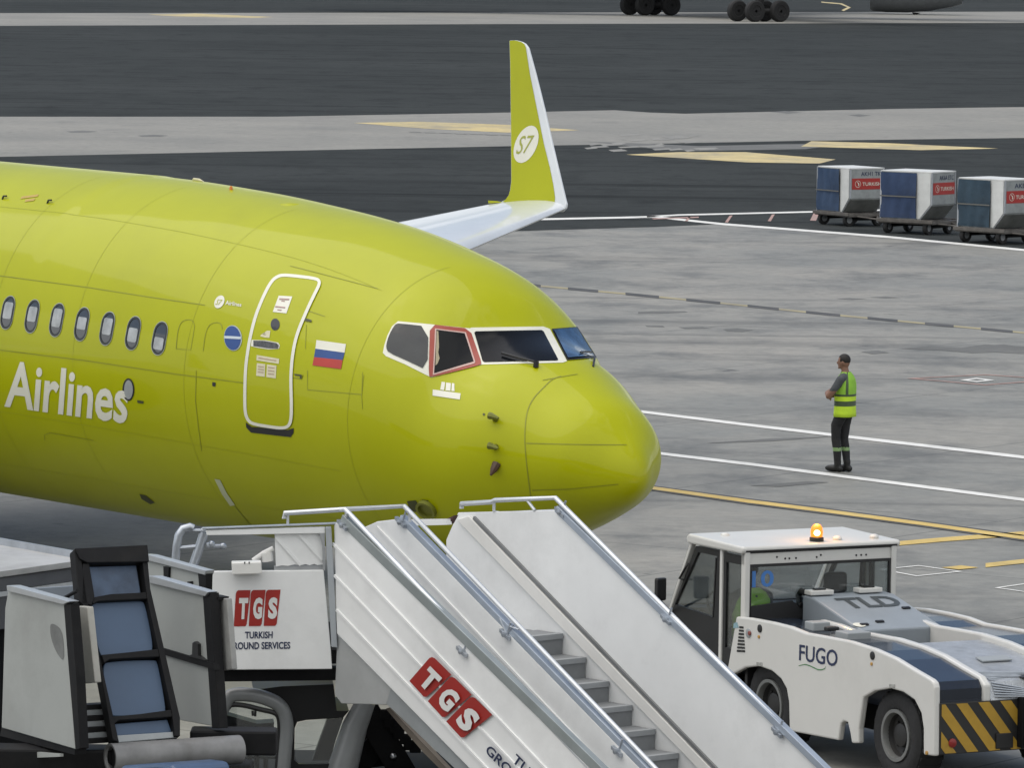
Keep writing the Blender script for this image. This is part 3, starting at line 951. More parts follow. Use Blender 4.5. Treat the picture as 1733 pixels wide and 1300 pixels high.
# plane of the port winglet, canted outward
WP, WNn = A(23.4, 17.15, .55), None
cant = R(10)
WU = (AU * math.cos(cant) + AL * math.sin(cant)).normalized()
WN = AN.cross(WU).normalized()
if WN.dot(CAM - WP) < 0:
    WN = -WN
zw = zm(820, 50, .2922)
def wl(pts, off=0.):
    return [hit(x, y, WP, WN) + WN * off for x, y in zw(pts)]
tipLE, tipTE = wl([(470, 1035)])[0], wl([(40, 1010)])[0]
for side, nm in ((1, 'port'), (-1, 'starboard')):
    def Y(p):
        """mirror a point to the other side"""
        if side == 1:
            return p
        d = (p - AO).dot(AL)
        return p - AL * 2 * d
    b = MB()
    secs = [airfoil(Y(A(12.6, .9, -1.35)), Y(A(22.4, .9, -1.15)), AU, .13), airfoil(Y(A(15.6, 5.6, -.85)), Y(A(22.4, 5.6, -.75)), AU, .12)]
    a0, a1 = A(15.6, 5.6, -.85), A(22.4, 5.6, -.75)
    for k in (.35, .7, 1.):
        secs.append(airfoil(Y(a0.lerp(tipLE, k)), Y(a1.lerp(tipTE, k)), AU, .11 - .02 * k))
    loft(b, secs)
    wing = b.build('wing', WINGP, jet, smooth=True)
    # winglet
    ol = smooth_pts([(148, 62), (178, 60), (195, 62), (222, 70)], it=1) + [(240, 80), (258, 105), (300, 260), (350, 460), (400, 680), (440, 850), (472, 985), (479, 1010), (475, 1035), (455, 1055), (300, 1060), (160, 1050), (60, 1012), (95, 1000), (125, 985), (143, 960), (152, 930), (158, 880), (157, 600), (152, 200)]
    P0 = [Y(q) for q in wl(ol)]
    wn_ = WN if side == 1 else (WN - AL * 2 * WN.dot(AL))
    b = MB()
    b.prism([q + wn_ * .02 for q in P0], -wn_ * .04)
    wg = b.build('winglet', WINGP, jet, bevel=.012)
    gm = [(152, 64), (178, 62), (195, 64), (222, 72), (238, 84), (246, 104), (270, 260), (310, 460), (350, 660), (385, 800), (405, 900), (415, 970), (412, 1020), (300, 1022), (200, 1010), (110, 998), (128, 986), (146, 962), (156, 930), (162, 880), (161, 600), (156, 200)]
    b = MB()
    b.poly([Y(q) for q in wl(gm, .025)])
    b.build('lime_face', LIME, wg, recalc=False)
    if side == 1:
        b = MB()
        b.poly(wl(ellipse(249, 665, 66, 108, 32, sh=-.28), .029))
        lg = b.build('logo_disc', DECALW, wg, recalc=False)
        b = MB()
        flat_text(b, 'S7', wl([(208, 612), (300, 606), (278, 712), (190, 722)], .033), bold=.0, shear=.25)
        b.build('logo_characters', mat('logo_olive', (.33, .35, .06), .4), lg, recalc=False)
        b = MB()
        b.prism(wl([(35, 992), (90, 996), (118, 1004), (36, 1008)], .0), WN * .05)
        b.build('fairing', LIME, wg)
    # engine under each wing
    ec = Y(A(11.4, 4.83, -1.55))
    b = MB()
    b.lathe(ec, -AN, [(.62, .35), (.72, .02), (.80, -.02), (.92, .12), (1.02, .6), (1.05, 1.4), (.98, 2.4), (.80, 3.1), (.74, 3.1), (.72, 2.6)], 40)
    en = b.build('engine', LIME, jet, smooth=True)
    b = MB()
    b.lathe(ec, -AN, [(.001, .15), (.2, .4), (.63, .42)], 30)
    b.build('fan', DARK, en, smooth=True)
    b = MB()
    b.prism([Y(A(12.0, 4.80, -.75)), Y(A(16.6, 4.80, -.60)), Y(A(16.2, 4.80, -1.2)), Y(A(13.5, 4.80, -1.1))], AL * .12)
    b.build('pylon', WINGP, jet, bevel=.03)
    b = MB()
    loft(b, [airfoil(Y(A(34.0, .5, 1.0)), Y(A(37.6, .5, 1.0)), AU, .1), airfoil(Y(A(37.0, 7.1, 1.75)), Y(A(38.6, 7.1, 1.75)), AU, .09)])
    b.build('tailplane', WINGP, jet, smooth=True)
b = MB()
loft(b, [airfoil(A(30.2, 0, 1.85), A(37.6, 0, 1.6), AL, .08), airfoil(A(36.6, 0, 8.6), A(38.9, 0, 8.6), AL, .08)])
b.build('fin', LIME, jet, smooth=True)
# landing gear down to the ground
def gear(x, y, r, nw, nm):
    b = MB()
    top = A(x, y, -1.4)
    bot = V((top.x, top.y, r))
    b.tube([top, bot], .09, 12)
    g = b.build(nm, STEEL, jet, smooth=True)
    for s in (-1, 1):
        b = MB()
        c = bot + AL * s * .25
        b.lathe(c - AL * .14, AL, [(.05, .02), (r * .55, .02), (r * .6, 0), (r * .92, 0), (r, .06), (r, .22), (r * .92, .28), (r * .6, .28), (r * .55, .26), (.05, .26)], 28)
        b.build('wheel', RUBBER, g, smooth=True)
gear(4.1, 0, .34, 2, 'nose_gear')
gear(19.6, 2.86, .55, 2, 'main_gear')
gear(19.6, -2.86, .55, 2, 'main_gear')

# ================================================================== AIRLINER FAR BEHIND
def far_airliner():
    GREYB = mat('airliner_grey', (.11, .12, .13), .4, var=.15)
    DKW = mat('gear_dark', (.012, .012, .013), .8)
    pr = gnd(1284, 36)
    pl_ = gnd(1100, 25)
    t = empty('parked_airliner', ((pr.x + pl_.x) / 2, (pr.y + pl_.y) / 2, 0), 0,
              'dark wide body airliner at the top edge, only wheels and engine showing', 'airplane')
    k = 23.
    def bogie(ctr, xs_, r=.8):
        b = MB()
        b.tube([ctr + V((0, 0, r)), ctr + V((.3, 0, 5))], .32, 12)
        b.tube([ctr + V((-1.6, 0, r)), ctr + V((1.6, 0, r))], .2, 10)
        g = b.build('landing_gear', DKW, t, smooth=True)
        for x, y in xs_:
            b = MB()
            c = ctr + V((x, y, r))
            ax = V((.52, -.85, 0)).normalized()
            b.lathe(c - ax * .27, ax, [(.1, .05), (r * .5, .05), (r * .55, 0), (r * .88, 0), (r, .1), (r, .44), (r * .88, .54), (r * .55, .54), (r * .5, .49), (.1, .49)], 26)
            b.build('wheel', DKW, g, smooth=True)
    bogie(pr, [(-1.62, -.2), (-.35, -1.1), (.45, .9), (1.55, .1)])
    bogie(pl_, [(-1.6, -.2), (-.45, -1.1), (.3, .9), (1.62, .1)])
    e0 = gnd(1474, 20).x
    s = (20 + 160) / CH
    Z = F / s
    c = atdepth(1555, 20, Z)
    c = V((c.x, Z, c.z + 1.62))
    ax = V((1, -.12, 0)).normalized()
    b = MB()
    b.lathe(c - ax * 3.9, ax, [(1.25, .5), (1.4, .05), (1.5, 0), (1.58, .2), (1.66, 1.2), (1.66, 3.0), (1.5, 4.8), (1.15, 6.6), (.9, 7.4), (.8, 7.4)], 40)
    en = b.build('engine', GREYB, t, smooth=True)
    b = MB()
    b.lathe(c - ax * 3.9, ax, [(.001, .2), (.4, .6), (1.3, .7)], 30)
    b.build('fan', DKW, en, smooth=True)
    b = MB()
    b.prism([c + V((-.55, -.1, -1.63)), c + V((.15, -.1, -1.66)), c + V((-.3, -.1, -1.9)), c + V((-.42, -.1, -1.9))], (0, .1, 0))
    b.build('drain_mast', DKW, en)
    # belly and wing, above the picture but casting the soft shade under them
    m = (pr + pl_) / 2
    b = MB()
    b.lathe(m + V((-32, 12, 5.2)), V((1, -.12, 0)), [(.05, 0), (1.6, 1.5), (2.6, 4), (2.82, 8), (2.82, 46), (2.2, 54), (.6, 63)], 36)
    b.build('fuselage', GREYB, t, smooth=True)
    for a in (-1, 1):
        b = MB()
        b.prism([m + V((-7, 10 - a * 2, 4.2)), m + V((5, 10 - a * 2, 4.1)), m + V((16.5, 10 - a * 30, 6.4)), m + V((13.5, 10 - a * 30, 6.4))], (0, 0, .45))
        b.build('wing', GREYB, t, bevel=.1)
far_airliner()

# ================================================================== CONTAINER CARTS
CURT = [mat('blue_curtain', (.026, .055, .115), .7, var=.35, scale=1.2, dirt=.15, bump=.5, bscale=4),
        mat('blue_curtain_deep', (.020, .043, .105), .7, var=.35, scale=1.2, dirt=.15, bump=.5, bscale=4),
        mat('teal_curtain', (.020, .046, .072), .7, var=.4, scale=1.2, dirt=.2, bump=.6, bscale=4)]
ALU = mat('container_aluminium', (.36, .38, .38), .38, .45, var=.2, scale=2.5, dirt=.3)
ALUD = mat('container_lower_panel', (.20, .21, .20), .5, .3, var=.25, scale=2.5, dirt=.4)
CWHITE = mat('container_white', (.60, .61, .60), .45, var=.1, dirt=.25)
CRED = mat('cargo_label_red', (.38, .03, .025), .45, var=.15)
CDECK = mat('cart_deck_steel', (.13, .12, .11), .6, .3, var=.4, scale=4, dirt=.5)
RIM = mat('wheel_rim_grey', (.28, .29, .30), .5, .3, var=.2)
def cart_and_container(px, py, rz, sc, idx, clabel, ulabel, idtext):
    g = gnd(px, py)
    t = empty('container_cart', (0, 0, 0), 0, clabel, 'baggage cart', 'container carts coupled in a row on the apron')
    b = MB()
    b.abox((-.05, -.12, .36), (2.12, 1.66, .47))
    b.abox((-.10, -.18, .40), (2.17, -.10, .52))
    b.abox((-.10, 1.64, .40), (2.17, 1.72, .52))
    for x in (.1, .5, .9, 1.3, 1.7):
        b.abox((x, -.1, .47), (x + .12, 1.64, .50))
    b.build('deck', CDECK, t, bevel=.01)
    b = MB()
    b.abox((.1, .25, .22), (.3, 1.3, .36)); b.abox((1.7, .25, .22), (1.9, 1.3, .36)); b.abox((.3, .68, .26), (1.7, .84, .36))
    b.build('underframe', CHASSIS, t)
    for x in (.2, 1.8):
        for y in (.12, 1.42):
            b = MB()
            b.lathe((x - .08, y, .24), (1, 0, 0), [(.03, .03), (.12, .03), (.13, 0), (.22, 0), (.24, .04), (.24, .12), (.22, .16), (.13, .16), (.12, .13), (.03, .13)], 24)
            wh = b.build('wheel', RUBBER, t, smooth=True)
            b = MB()
            b.lathe((x - .082, y, .24), (1, 0, 0), [(.001, .01), (.05, .005), (.06, .02), (.12, .012), (.125, .03), (.125, .13), (.12, .148), (.06, .14), (.001, .15)], 20)
            b.build('rim', RIM, wh, smooth=True)
    b = MB()
    b.tube([(2.1, .3, .38), (2.75, .76, .30)], .035, 8); b.tube([(2.1, 1.2, .38), (2.75, .76, .30)], .035, 8)
    b.lathe((2.80, .76, .28), (0, 0, 1), [(.05, 0), (.09, 0), (.09, .05), (.05, .05), (.05, 0)], 14)
    b.build('tow_bar', CDECK, t)
    c = empty('cargo_container', (0, 0, 0), 0, ulabel, 'cargo container', 'cargo containers on the carts')
    z0 = .51
    prof = [(0, 0, z0), (1.56, 0, z0), (2.0, 0, z0 + .52), (2.0, 0, z0 + 1.63), (0, 0, z0 + 1.63)]
    b = MB()
    b.prism(prof, (0, 1.53, 0))
    b.build('shell', ALU, c, bevel=.012)
    b = MB()
    b.prism([(1.42, 0, z0 + .03), (1.54, 0, z0 + .03), (1.97, 0, z0 + .53), (1.97, 0, z0 + 1.60), (1.42, 0, z0 + 1.60)], (0, -.02, 0))
    b.build('end_panel', CWHITE, c)
    b = MB()
    b.abox((-.02, -.02, z0 + 1.60), (2.02, 1.55, z0 + 1.655))
    b.build('roof', CWHITE, c, bevel=.01)
    # curtain with soft folds
    b = MB()
    nx, nzz = 18, 14
    vs_ = []
    for j in range(nzz + 1):
        for i in range(nx + 1):
            x = 1.44 * i / nx; z = z0 + .04 + 1.55 * j / nzz
            y = -.07 - .022 * math.sin(i * 1.15 + .5 * math.sin(j * .7 + idx)) * (1 - .5 * j / nzz) - .02 * math.sin(3.3 * i / nx + j * .4 + idx * 2)
            vs_.append((x, y, z))
    b.add(vs_, [(j * (nx + 1) + i, j * (nx + 1) + i + 1, (j + 1) * (nx + 1) + i + 1, (j + 1) * (nx + 1) + i) for j in range(nzz) for i in range(nx)])
    cu = b.build('curtain', CURT[idx], c, smooth=True)
    b = MB()
    b.abox((.0, -.115, z0 + .76), (1.44, -.10, z0 + .80))
    b.build('strap', mat('strap_web', (.13, .13, .12), .8), cu)
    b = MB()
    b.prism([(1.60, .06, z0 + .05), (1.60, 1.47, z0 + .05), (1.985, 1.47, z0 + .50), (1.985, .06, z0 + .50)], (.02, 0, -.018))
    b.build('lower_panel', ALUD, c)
    b = MB()
    b.abox((2.0, .10, z0 + .86), (2.012, 1.47, z0 + 1.27))
    lb = b.build('cargo_label', CRED, c)
    b = MB()
    ring = [(2.016, .36 + .13 * math.cos(a), z0 + 1.065 + .13 * math.sin(a)) for a in (2 * math.pi * k / 20 for k in range(20))]
    r2 = [(2.016, .36 + .115 * math.cos(a), z0 + 1.065 + .115 * math.sin(a)) for a in (2 * math.pi * k / 20 for k in range(20))]
    b.add(ring + r2, [(i, (i + 1) % 20, 20 + (i + 1) % 20, 20 + i) for i in range(20)])
    b.poly([(2.017, .30, z0 + 1.16), (2.017, .40, z0 + 1.10), (2.017, .43, z0 + 1.03), (2.017, .36, z0 + .98), (2.017, .38, z0 + 1.06)])
    b.build('bird_emblem', DECALW, lb, recalc=False)
    b = MB()
    flat_text(b, 'TURKISH', [V((2.016, .56, z0 + 1.13)), V((2.016, 1.40, z0 + 1.13)), V((2.016, 1.40, z0 + 1.0)), V((2.016, .56, z0 + 1.0))], .01)
    b.build('lettering', DECALW, lb, recalc=False)
    b = MB()
    flat_text(b, idtext, [V((2.006, .5, z0 + 1.52)), V((2.006, 1.40, z0 + 1.52)), V((2.006, 1.40, z0 + 1.36)), V((2.006, .5, z0 + 1.36))], .01)
    b.build('container_code', NAVY, c, recalc=False)
    b = MB()
    for y in (.03, 1.50):
        b.prism([(1.56, y - .03, z0), (2.02, y - .03, z0 + .52), (2.02, y - .03, z0 + 1.63), (1.96, y - .03, z0 + 1.63), (1.96, y - .03, z0 + .54), (1.53, y - .03, z0 + .03)], (0, .06, 0))
    b.build('edge_frame', STEEL, c)
    b = MB()
    b.abox((-.03, -.06, z0), (.03, .02, z0 + 1.63))
    b.build('corner_post', STEEL, c)
    for r in (t, c):
        r.location = g
        r.rotation_euler = (0, 0, R(rz))
        r.scale = (sc, sc, sc)
cart_and_container(1384, 379, -58, .735, 0, 'leftmost of the three container carts beside the white line', 'leftmost cargo container with a narrow blue curtain face and dark sloped lower panel', 'AKH1 TK')
cart_and_container(1491, 394, -36, .775, 1, 'middle container cart between two other loaded carts', 'middle cargo container with the widest deep blue curtain', 'AK6A ETC')
cart_and_container(1622, 409, -46, .775, 2, 'rightmost container cart, cut by the right edge of the photo', 'rightmost cargo container with a crumpled teal curtain', 'AKE 20')

# ================================================================== PEOPLE
SKIN = mat('skin_tone', (.22, .115, .075), .55, var=.1, scale=12)
HAIR = mat('dark_hair', (.010, .008, .007), .7, var=.3, scale=40)
SHIRT = mat('grey_tshirt', (.055, .062, .068), .8, var=.2, scale=10)
TROUS = mat('black_trousers', (.013, .013, .015), .8, var=.3, scale=8)
BOOT = mat('black_boots', (.009, .009, .009), .5, var=.2)
HIVIS = mat('hi_vis_yellow', (.50, .72, .03), .7, var=.12, scale=7, bump=.5, bscale=9)
HIVIS2 = mat('hi_vis_green', (.25, .50, .04), .7, var=.12, scale=7, bump=.5, bscale=9)
REFL = mat('reflective_tape', (.055, .085, .035), .5, var=.2, scale=10)
def body_mesh(name, chains, balls, pick, mats, parent, voxel=.011):
    b = MB()
    for pts, rs in chains:
        # dense resample so that limbs taper smoothly
        P_, Q_ = [], []
        for i in range(len(pts) - 1):
            for k in range(5):
                f = k / 5
                P_.append(V(pts[i]).lerp(V(pts[i + 1]), f)); Q_.append(rs[i] * (1 - f) + rs[i + 1] * f)
        P_.append(V(pts[-1])); Q_.append(rs[-1])
        b.tube(P_, Q_, 16)
        b.ball(pts[0], rs[0], 8); b.ball(pts[-1], rs[-1], 8)
        for p, r in zip(pts[1:-1], rs[1:-1]):
            b.ball(p, r, 8)
    for c, r in balls:
        b.ball(c, r, 12)
    me = bpy.data.meshes.new(name)
    me.from_pydata(b.v, [], b.f)
    tmp = bpy.data.objects.new(name, me)
    COL.objects.link(tmp)
    m1 = tmp.modifiers.new('r', 'REMESH'); m1.mode = 'VOXEL'; m1.voxel_size = voxel
    m2 = tmp.modifiers.new('s', 'SMOOTH'); m2.iterations = 4; m2.factor = .5
    dg = bpy.context.evaluated_depsgraph_get()
    dg.update()
    me2 = bpy.data.meshes.new_from_object(tmp.evaluated_get(dg))
    bpy.data.objects.remove(tmp)
    me2.name = name
    me2.materials.clear()
    for q in mats:
        me2.materials.append(q)
    for p in me2.polygons:
        p.material_index = pick(p.center)
        p.use_smooth = True
    o = bpy.data.objects.new(name, me2)
    return link(o, parent)
def shell(mb, rings, mi=None, n=28):
    """rings: (centre, half width, half depth); material index by ring"""
    vs_ = []
    for c, a, d in rings:
        for k in range(n):
            t = 2 * math.pi * k / n
            sx_ = math.copysign(abs(math.cos(t)) ** .8, math.cos(t)); sy_ = math.copysign(abs(math.sin(t)) ** .8, math.sin(t))
            vs_.append(V(c) + V((a * sx_, d * sy_, 0)))
    for i in range(len(rings) - 1):
        mb.add([], [])
    base = len(mb.v)
    mb.v += vs_
    for i in range(len(rings) - 1):
        for k in range(n):
            mb.f.append((base + i * n + k, base + i * n + (k + 1) % n, base + (i + 1) * n + (k + 1) % n, base + (i + 1) * n + k))
            mb.mi.append(mi(i, 2 * math.pi * (k + .5) / n) if mi else 0)
def hand(chains, balls, wrist, d, palm_n, s=1., curl=.5):
    """five unequal bent fingers on a palm"""
    d = V(d).normalized(); n_ = V(palm_n).normalized(); side = d.cross(n_).normalized()
    w0 = V(wrist)
    for k in range(4):
        q = w0 + d * .04 + side * (-.03 + .02 * k) * .8
        q2 = w0 + d * .095 + side * (-.03 + .02 * k)
        chains.append(([q, q2], [.015, .013]))
        L = (.072, .082, .076, .060)[k]
        q3 = q2 + (d * math.cos(curl) + n_ * math.sin(curl)) * L * .5
        q4 = q3 + (d * math.cos(curl * 2.2) + n_ * math.sin(curl * 2.2)) * L * .5
        chains.append(([q2, q3, q4], [.0098, .0092, .008]))
    t0 = w0 + d * .03 - side * .03
    t1 = t0 + (d * .6 - side * .7 + n_ * .2) * .045
    chains.append(([t0, t1, t1 + (d * .9 + n_ * .4) * .035], [.014, .011, .009]))
def head(chains, balls, c, f, up=V((0, 0, 1))):
    """c: head centre, f: facing"""
    f = V(f).normalized()
    balls.append((c, (.078, .096, .112)))
    balls.append((c + f * .022 - up * .055, (.058, .062, .066)))
    balls.append((c + f * .098 - up * .018, (.014, .02, .022)))      # nose
    balls.append((c + f * .082 - up * .060, (.026, .014, .010)))     # lips
    balls.append((c + f * .075 - up * .095, (.024, .02, .018)))      # chin
    s_ = f.cross(up).normalized()
    for q in (-1, 1):
        balls.append((c + s_ * q * .078 - up * .012, (.012, .02, .032)))  # ears
        balls.append((c + f * .082 + s_ * q * .032 + up * .012, (.014, .01, .008)))
def standing_person():
    g = gnd(1427, 799)
    t = empty('person', (0, 0, 0), 0, 'man in yellow hi vis vest standing with folded arms by the white line', 'person')
    ch, bl = [], []
    # local: x right, y forward, z up
    for s, fy, kx in ((-1, .10, .02), (1, -.05, 0)):
        an = V((s * .062, fy * .7, .10))
        kn = V((s * .082 + kx * .3, fy * .5 + .055, .50))
        hp = V((s * .095, -.01, .93))
        ch.append(([hp, kn + V((0, -.01, .22)), kn, kn - V((0, .03, .16)), an], [.098, .085, .066, .066, .05]))
        bl.append((an + V((0, .075, -.045)), (.05, .135, .055)))
        bl.append((an + V((0, -.03, -.05)), (.045, .06, .052)))
        ch.append(([an + V((0, 0, .06)), an - V((0, 0, .03))], [.056, .05]))
    bl.append(((0, -.02, .97), (.175, .125, .12)))
    ch.append(([(0, -.01, .98), (0, 0, 1.14), (0, -.02, 1.30), (0, -.02, 1.40)], [.135, .125, .14, .12]))
    bl.append(((0, -.015, 1.33), (.20, .125, .16)))
    ch.append(([(-.14, -.02, 1.44), (0, -.02, 1.47), (.14, -.02, 1.44)], [.075, .08, .075]))
    ch.append(([(0, -.02, 1.46), (0, .0, 1.56), (0, .01, 1.62)], [.07, .058, .055]))
    head(ch, bl, V((0, .02, 1.695)), (-.15, 1, -.03))
    # left arm: elbow forward of the body, forearm across the chest; right arm the same
    ch.append(([(-.20, -.01, 1.43), (-.265, .06, 1.29), (-.275, .15, 1.175)], [.066, .056, .046]))
    ch.append(([(-.275, .15, 1.175), (-.14, .225, 1.21), (.02, .235, 1.245)], [.046, .042, .030]))
    hand(ch, bl, (.02, .235, 1.245), (1, .0, .15), (0, -1, 0), curl=.5)
    ch.append(([(.20, -.01, 1.43), (.26, .06, 1.29), (.265, .15, 1.19)], [.066, .056, .046]))
    ch.append(([(.265, .15, 1.19), (.13, .195, 1.17), (-.03, .20, 1.16)], [.046, .042, .030]))
    hand(ch, bl, (-.03, .20, 1.16), (-1, .05, 0), (0, -1, 0), curl=.5)
    def pick(c):
        if c.z > 1.535 and abs(c.x) < .12: return 0
        if c.z > 1.0 and (c.y > .13 or (abs(c.x) > .215 and c.z < 1.26)): return 0
        if c.z > .985: return 1
        if c.z > .17:
            return 4 if .325 < c.z < .375 else 2
        return 3
    b_ = body_mesh('body', ch, bl, pick, [SKIN, SHIRT, TROUS, BOOT, mat('ankle_tape', (.20, .32, .13), .5)], t)
    b = MB()
    b.ball((0, .012, 1.722), (.084, .098, .094), 14)
    hm = b.build('hair', HAIR, t, smooth=True)
    # cut the face side of the hair away
    bm = bmesh.new(); bm.from_mesh(hm.data)
    dl_ = [v for v in bm.verts if (v.co.y > .055 and v.co.z < 1.745) or v.co.z < 1.665]
    bmesh.ops.delete(bm, geom=dl_, context='VERTS')
    bm.to_mesh(hm.data); bm.free()
    b = MB()
    rg = [((0, -.01, .855), .205, .160), ((0, -.01, .92), .202, .157), ((0, -.01, 1.02), .195, .150), ((0, -.01, 1.055), .195, .150), ((0, -.01, 1.10), .196, .150), ((0, -.012, 1.17), .199, .150), ((0, -.012, 1.205), .201, .150),
          ((0, -.015, 1.27), .205, .148), ((0, -.018, 1.36), .200, .142), ((0, -.02, 1.43), .180, .125), ((0, -.02, 1.48), .145, .105), ((0, -.02, 1.515), .10, .082), ((0, -.018, 1.54), .078, .072)]
    def mi(i, a):
        if i in (2, 3) or i == 5: return 1
        if i >= 6 and abs(abs(math.cos(a)) - .80) < .10: return 1
        if i >= 6: return 2
        return 0
    shell(b, rg, mi, 40)
    v_ = b.build('hi_vis_vest', [HIVIS, REFL, HIVIS2], t, smooth=True)
    sm = v_.modifiers.new('t', 'SOLIDIFY'); sm.thickness = .006
    t.location = g
    f = V((-.90, .43, 0)).normalized()
    t.rotation_euler = (0, 0, math.atan2(-f.x, f.y))
standing_person()

# ================================================================== PUSHBACK TUG
def build_tug():
    g1, g2 = gnd(1508, 1327), gnd(1296, 1272)
    d = (g1 - g2)
    fr = Frame(g1, math.degrees(math.atan2(-d.y, d.x)))
    t = empty('pushback_tug', (g1.x, g1.y, 0), 0, 'white airport tug with glazed cab, amber beacon and striped rear bumper', 'tug')
    UZ = lambda pts, v=0.: [fr.uz(x, y, v) for x, y in z8(pts)]
    TW = mat('tug_white', (.60, .595, .57), .32, var=.04, scale=.9, coat=.3, dirt=.18)
    TGREY = mat('tug_hood_grey', (.24, .27, .30), .45, var=.1, scale=1.5, dirt=.15)
    TNAVY = mat('tug_deck_navy', (.010, .015, .026), .22, var=.2, scale=2, coat=.2)
    side = [(440, 515), (500, 521), (600, 540), (680, 560), (750, 588), (820, 600), (950, 625), (1060, 660), (1150, 700), (1240, 755), (1312, 797), (1326, 812), (1331, 835),
            (1330, 1000), (1328, 1143), (1280, 1136), (1280, 1020), (1270, 950), (1240, 890), (1190, 855), (1130, 838), (1060, 850), (1010, 880), (1000, 950), (990, 1020), (990, 1085),
            (958, 1085), (950, 1035), (940, 992), (922, 985), (908, 1000), (898, 1072), (678, 1030), (675, 900), (665, 840), (640, 795), (600, 760), (540, 738), (480, 745), (430, 772), (398, 760)]
    sd_ = UZ(side)
    VW = 2.2
    TH = .07
    for v0 in (0, VW - TH):
        b = MB()
        b.prism([fr.p(u, v0, z) for u, z in sd_], fr.ev * TH)
        b.build('side_panel', TW, t, bevel=.018)
    # top profile, front to rear
    tp = UZ([(440, 515), (500, 521), (600, 540), (680, 560), (750, 588), (820, 600), (950, 625), (1060, 660), (1150, 700), (1240, 755), (1312, 797), (1331, 835)])
    rear_u = tp[-1][0]
    floor = .42
    zt0 = fr.uz(*z8([(1335, 900)])[0])[1]
    def band(v0, v1, dz, name, m, umin=-9, umax=9, bev=0., rear=0.):
        q = [(u, z + dz) for u, z in tp if umin <= u <= umax]
        b = MB()
        n = len(q)
        fl_ = zt0
        pts = [fr.p(u + (rear if i == n - 1 else 0), v0, z) for i, (u, z) in enumerate(q)] + [fr.p(q[-1][0] + rear, v0, fl_)] + [fr.p(u, v0, max(floor + .22, z - .30)) for u, z in q[::-1]]
        b.prism(pts, fr.ev * (v1 - v0))
        return b.build(name, m, t, bevel=bev)
    kdeck = 8
    uk = tp[kdeck - 1][0]
    b_ = band(TH, .56, -.03, 'deck', TNAVY, rear=-.02)
    band(VW - .56, VW - TH, -.03, 'deck', TNAVY, rear=-.02)
    r0 = tp[4][0]
    band(.56, .645, .0, 'fender_ridge', TW, umin=tp[2][0] - .01, bev=.02, rear=.02)
    band(VW - .645, VW - .56, .0, 'fender_ridge', TW, umin=tp[2][0] - .01, bev=.02, rear=.02)
    # centre channel: chequer plate falling to the rear
    PLATE = mat('chequer_plate', (.44, .46, .48), .4, .6, var=.25, scale=5, dirt=.2, bump=.6, bscale=60)
    b = MB()
    q = [(u, z - .06) for u, z in tp if u > tp[5][0]]
    q = [(q[0][0], q[0][1])] + q
    q[-1] = (rear_u + .02, q[-1][1] - .10)
    b.prism([fr.p(u, .645, z) for u, z in q] + [fr.p(q[-1][0], .645, floor), fr.p(q[0][0], .645, floor)], fr.ev * (VW - 1.29))
    ct = b.build('tread_plate', PLATE, t)
    b = MB()
    us = [q[k][0] + (q[k + 1][0] - q[k][0]) * f for k in range(len(q) - 3, len(q) - 1) for f in (.1, .25, .4, .55, .7, .85)]
    def zat(u):
        for (u0, z0), (u1, z1) in zip(q, q[1:]):
            if u0 <= u <= u1 and u1 > u0:
                return z0 + (z1 - z0) * (u - u0) / (u1 - u0)
        return q[-1][1]
    for u in us:
        b.tube([fr.p(u, .70, zat(u) + .012), fr.p(u + .12, VW - .70, zat(min(u + .12, q[-1][0])) + .012)], .009, 6)
    b.build('tread_rib', GALV, ct)
    uh = q[3][0]
    b = MB()
    b.prism([fr.p(uh, .95, zat(uh) + .012), fr.p(uh + .13, .95, zat(uh + .13) + .012), fr.p(uh + .13, 1.30, zat(uh + .13) + .012), fr.p(uh, 1.30, zat(uh) + .012)], (0, 0, .012))
    b.build('hatch', GREYP, ct)
    b = MB()
    c = fr.p(q[-1][0] - .13, 1.18, zat(q[-1][0] - .13))
    b.lathe(c, (0, 0, 1), [(.10, 0), (.11, .02), (.055, .035), (.05, .10), (.035, .12), (.001, .122)], 18)
    b.build('filler_cap', BLACK, ct, smooth=True)
    # hood, raised in the middle behind the cab
    hd = [fr.uz(*p, .72) for p in z8([(735, 418), (718, 440), (714, 505), (1000, 592), (1310, 600), (985, 572), (800, 450)])]
    uA, zA = fr.uz(*z8([(738, 416)])[0], .72)
    uB, zB = fr.uz(*z8([(1000, 590)])[0], .72)
    b = MB()
    uC = uA + .22
    b.prism([fr.p(uA, .72, zA), fr.p(uC, .72, zA - .01), fr.p(uB, .72, zB + .03), fr.p(uB, .72, floor + .3), fr.p(uA, .72, floor + .3)], fr.ev * .98)
    hood = b.build('hood', TGREY, t, bevel=.02)
    nrm = (fr.p(uB, 0, zB + .03) - fr.p(uC, 0, zA - .01)).cross(fr.ev).normalized()
    if nrm.z < 0: nrm = -nrm
    def hp(f, v, off=.006):
        return fr.p(uC + (uB - uC) * f, v, zA - .01 + (zB + .04 - zA) * f) + nrm * off
    b = MB()
    flat_text(b, 'TLD', [hp(.05, .93), hp(.05, 1.62), hp(.36, 1.62), hp(.36, .93)], .03)
    b.build('lettering', mat('hood_lettering', (.045, .055, .06), .5), hood, recalc=False)
    for f, v in ((.86, .84), (.80, 1.06), (.45, 1.58)):
        b = MB()
        b.box(hp(f, v, .01), fr.ev * .045, (hp(f + .02, v) - hp(f, v)), nrm * .008)
        b.build('latch', BLACK, hood)
    b = MB()
    b.add([hp(.86, .78, .008) + (fr.ev * math.cos(a) * .07 + (hp(1, 0) - hp(0, 0)).normalized() * math.sin(a) * .06) - fr.ev * .0 for a in (2 * math.pi * k / 18 for k in range(18))], [tuple(range(18))])
    b.build('round_label', DECALW, hood, recalc=False)
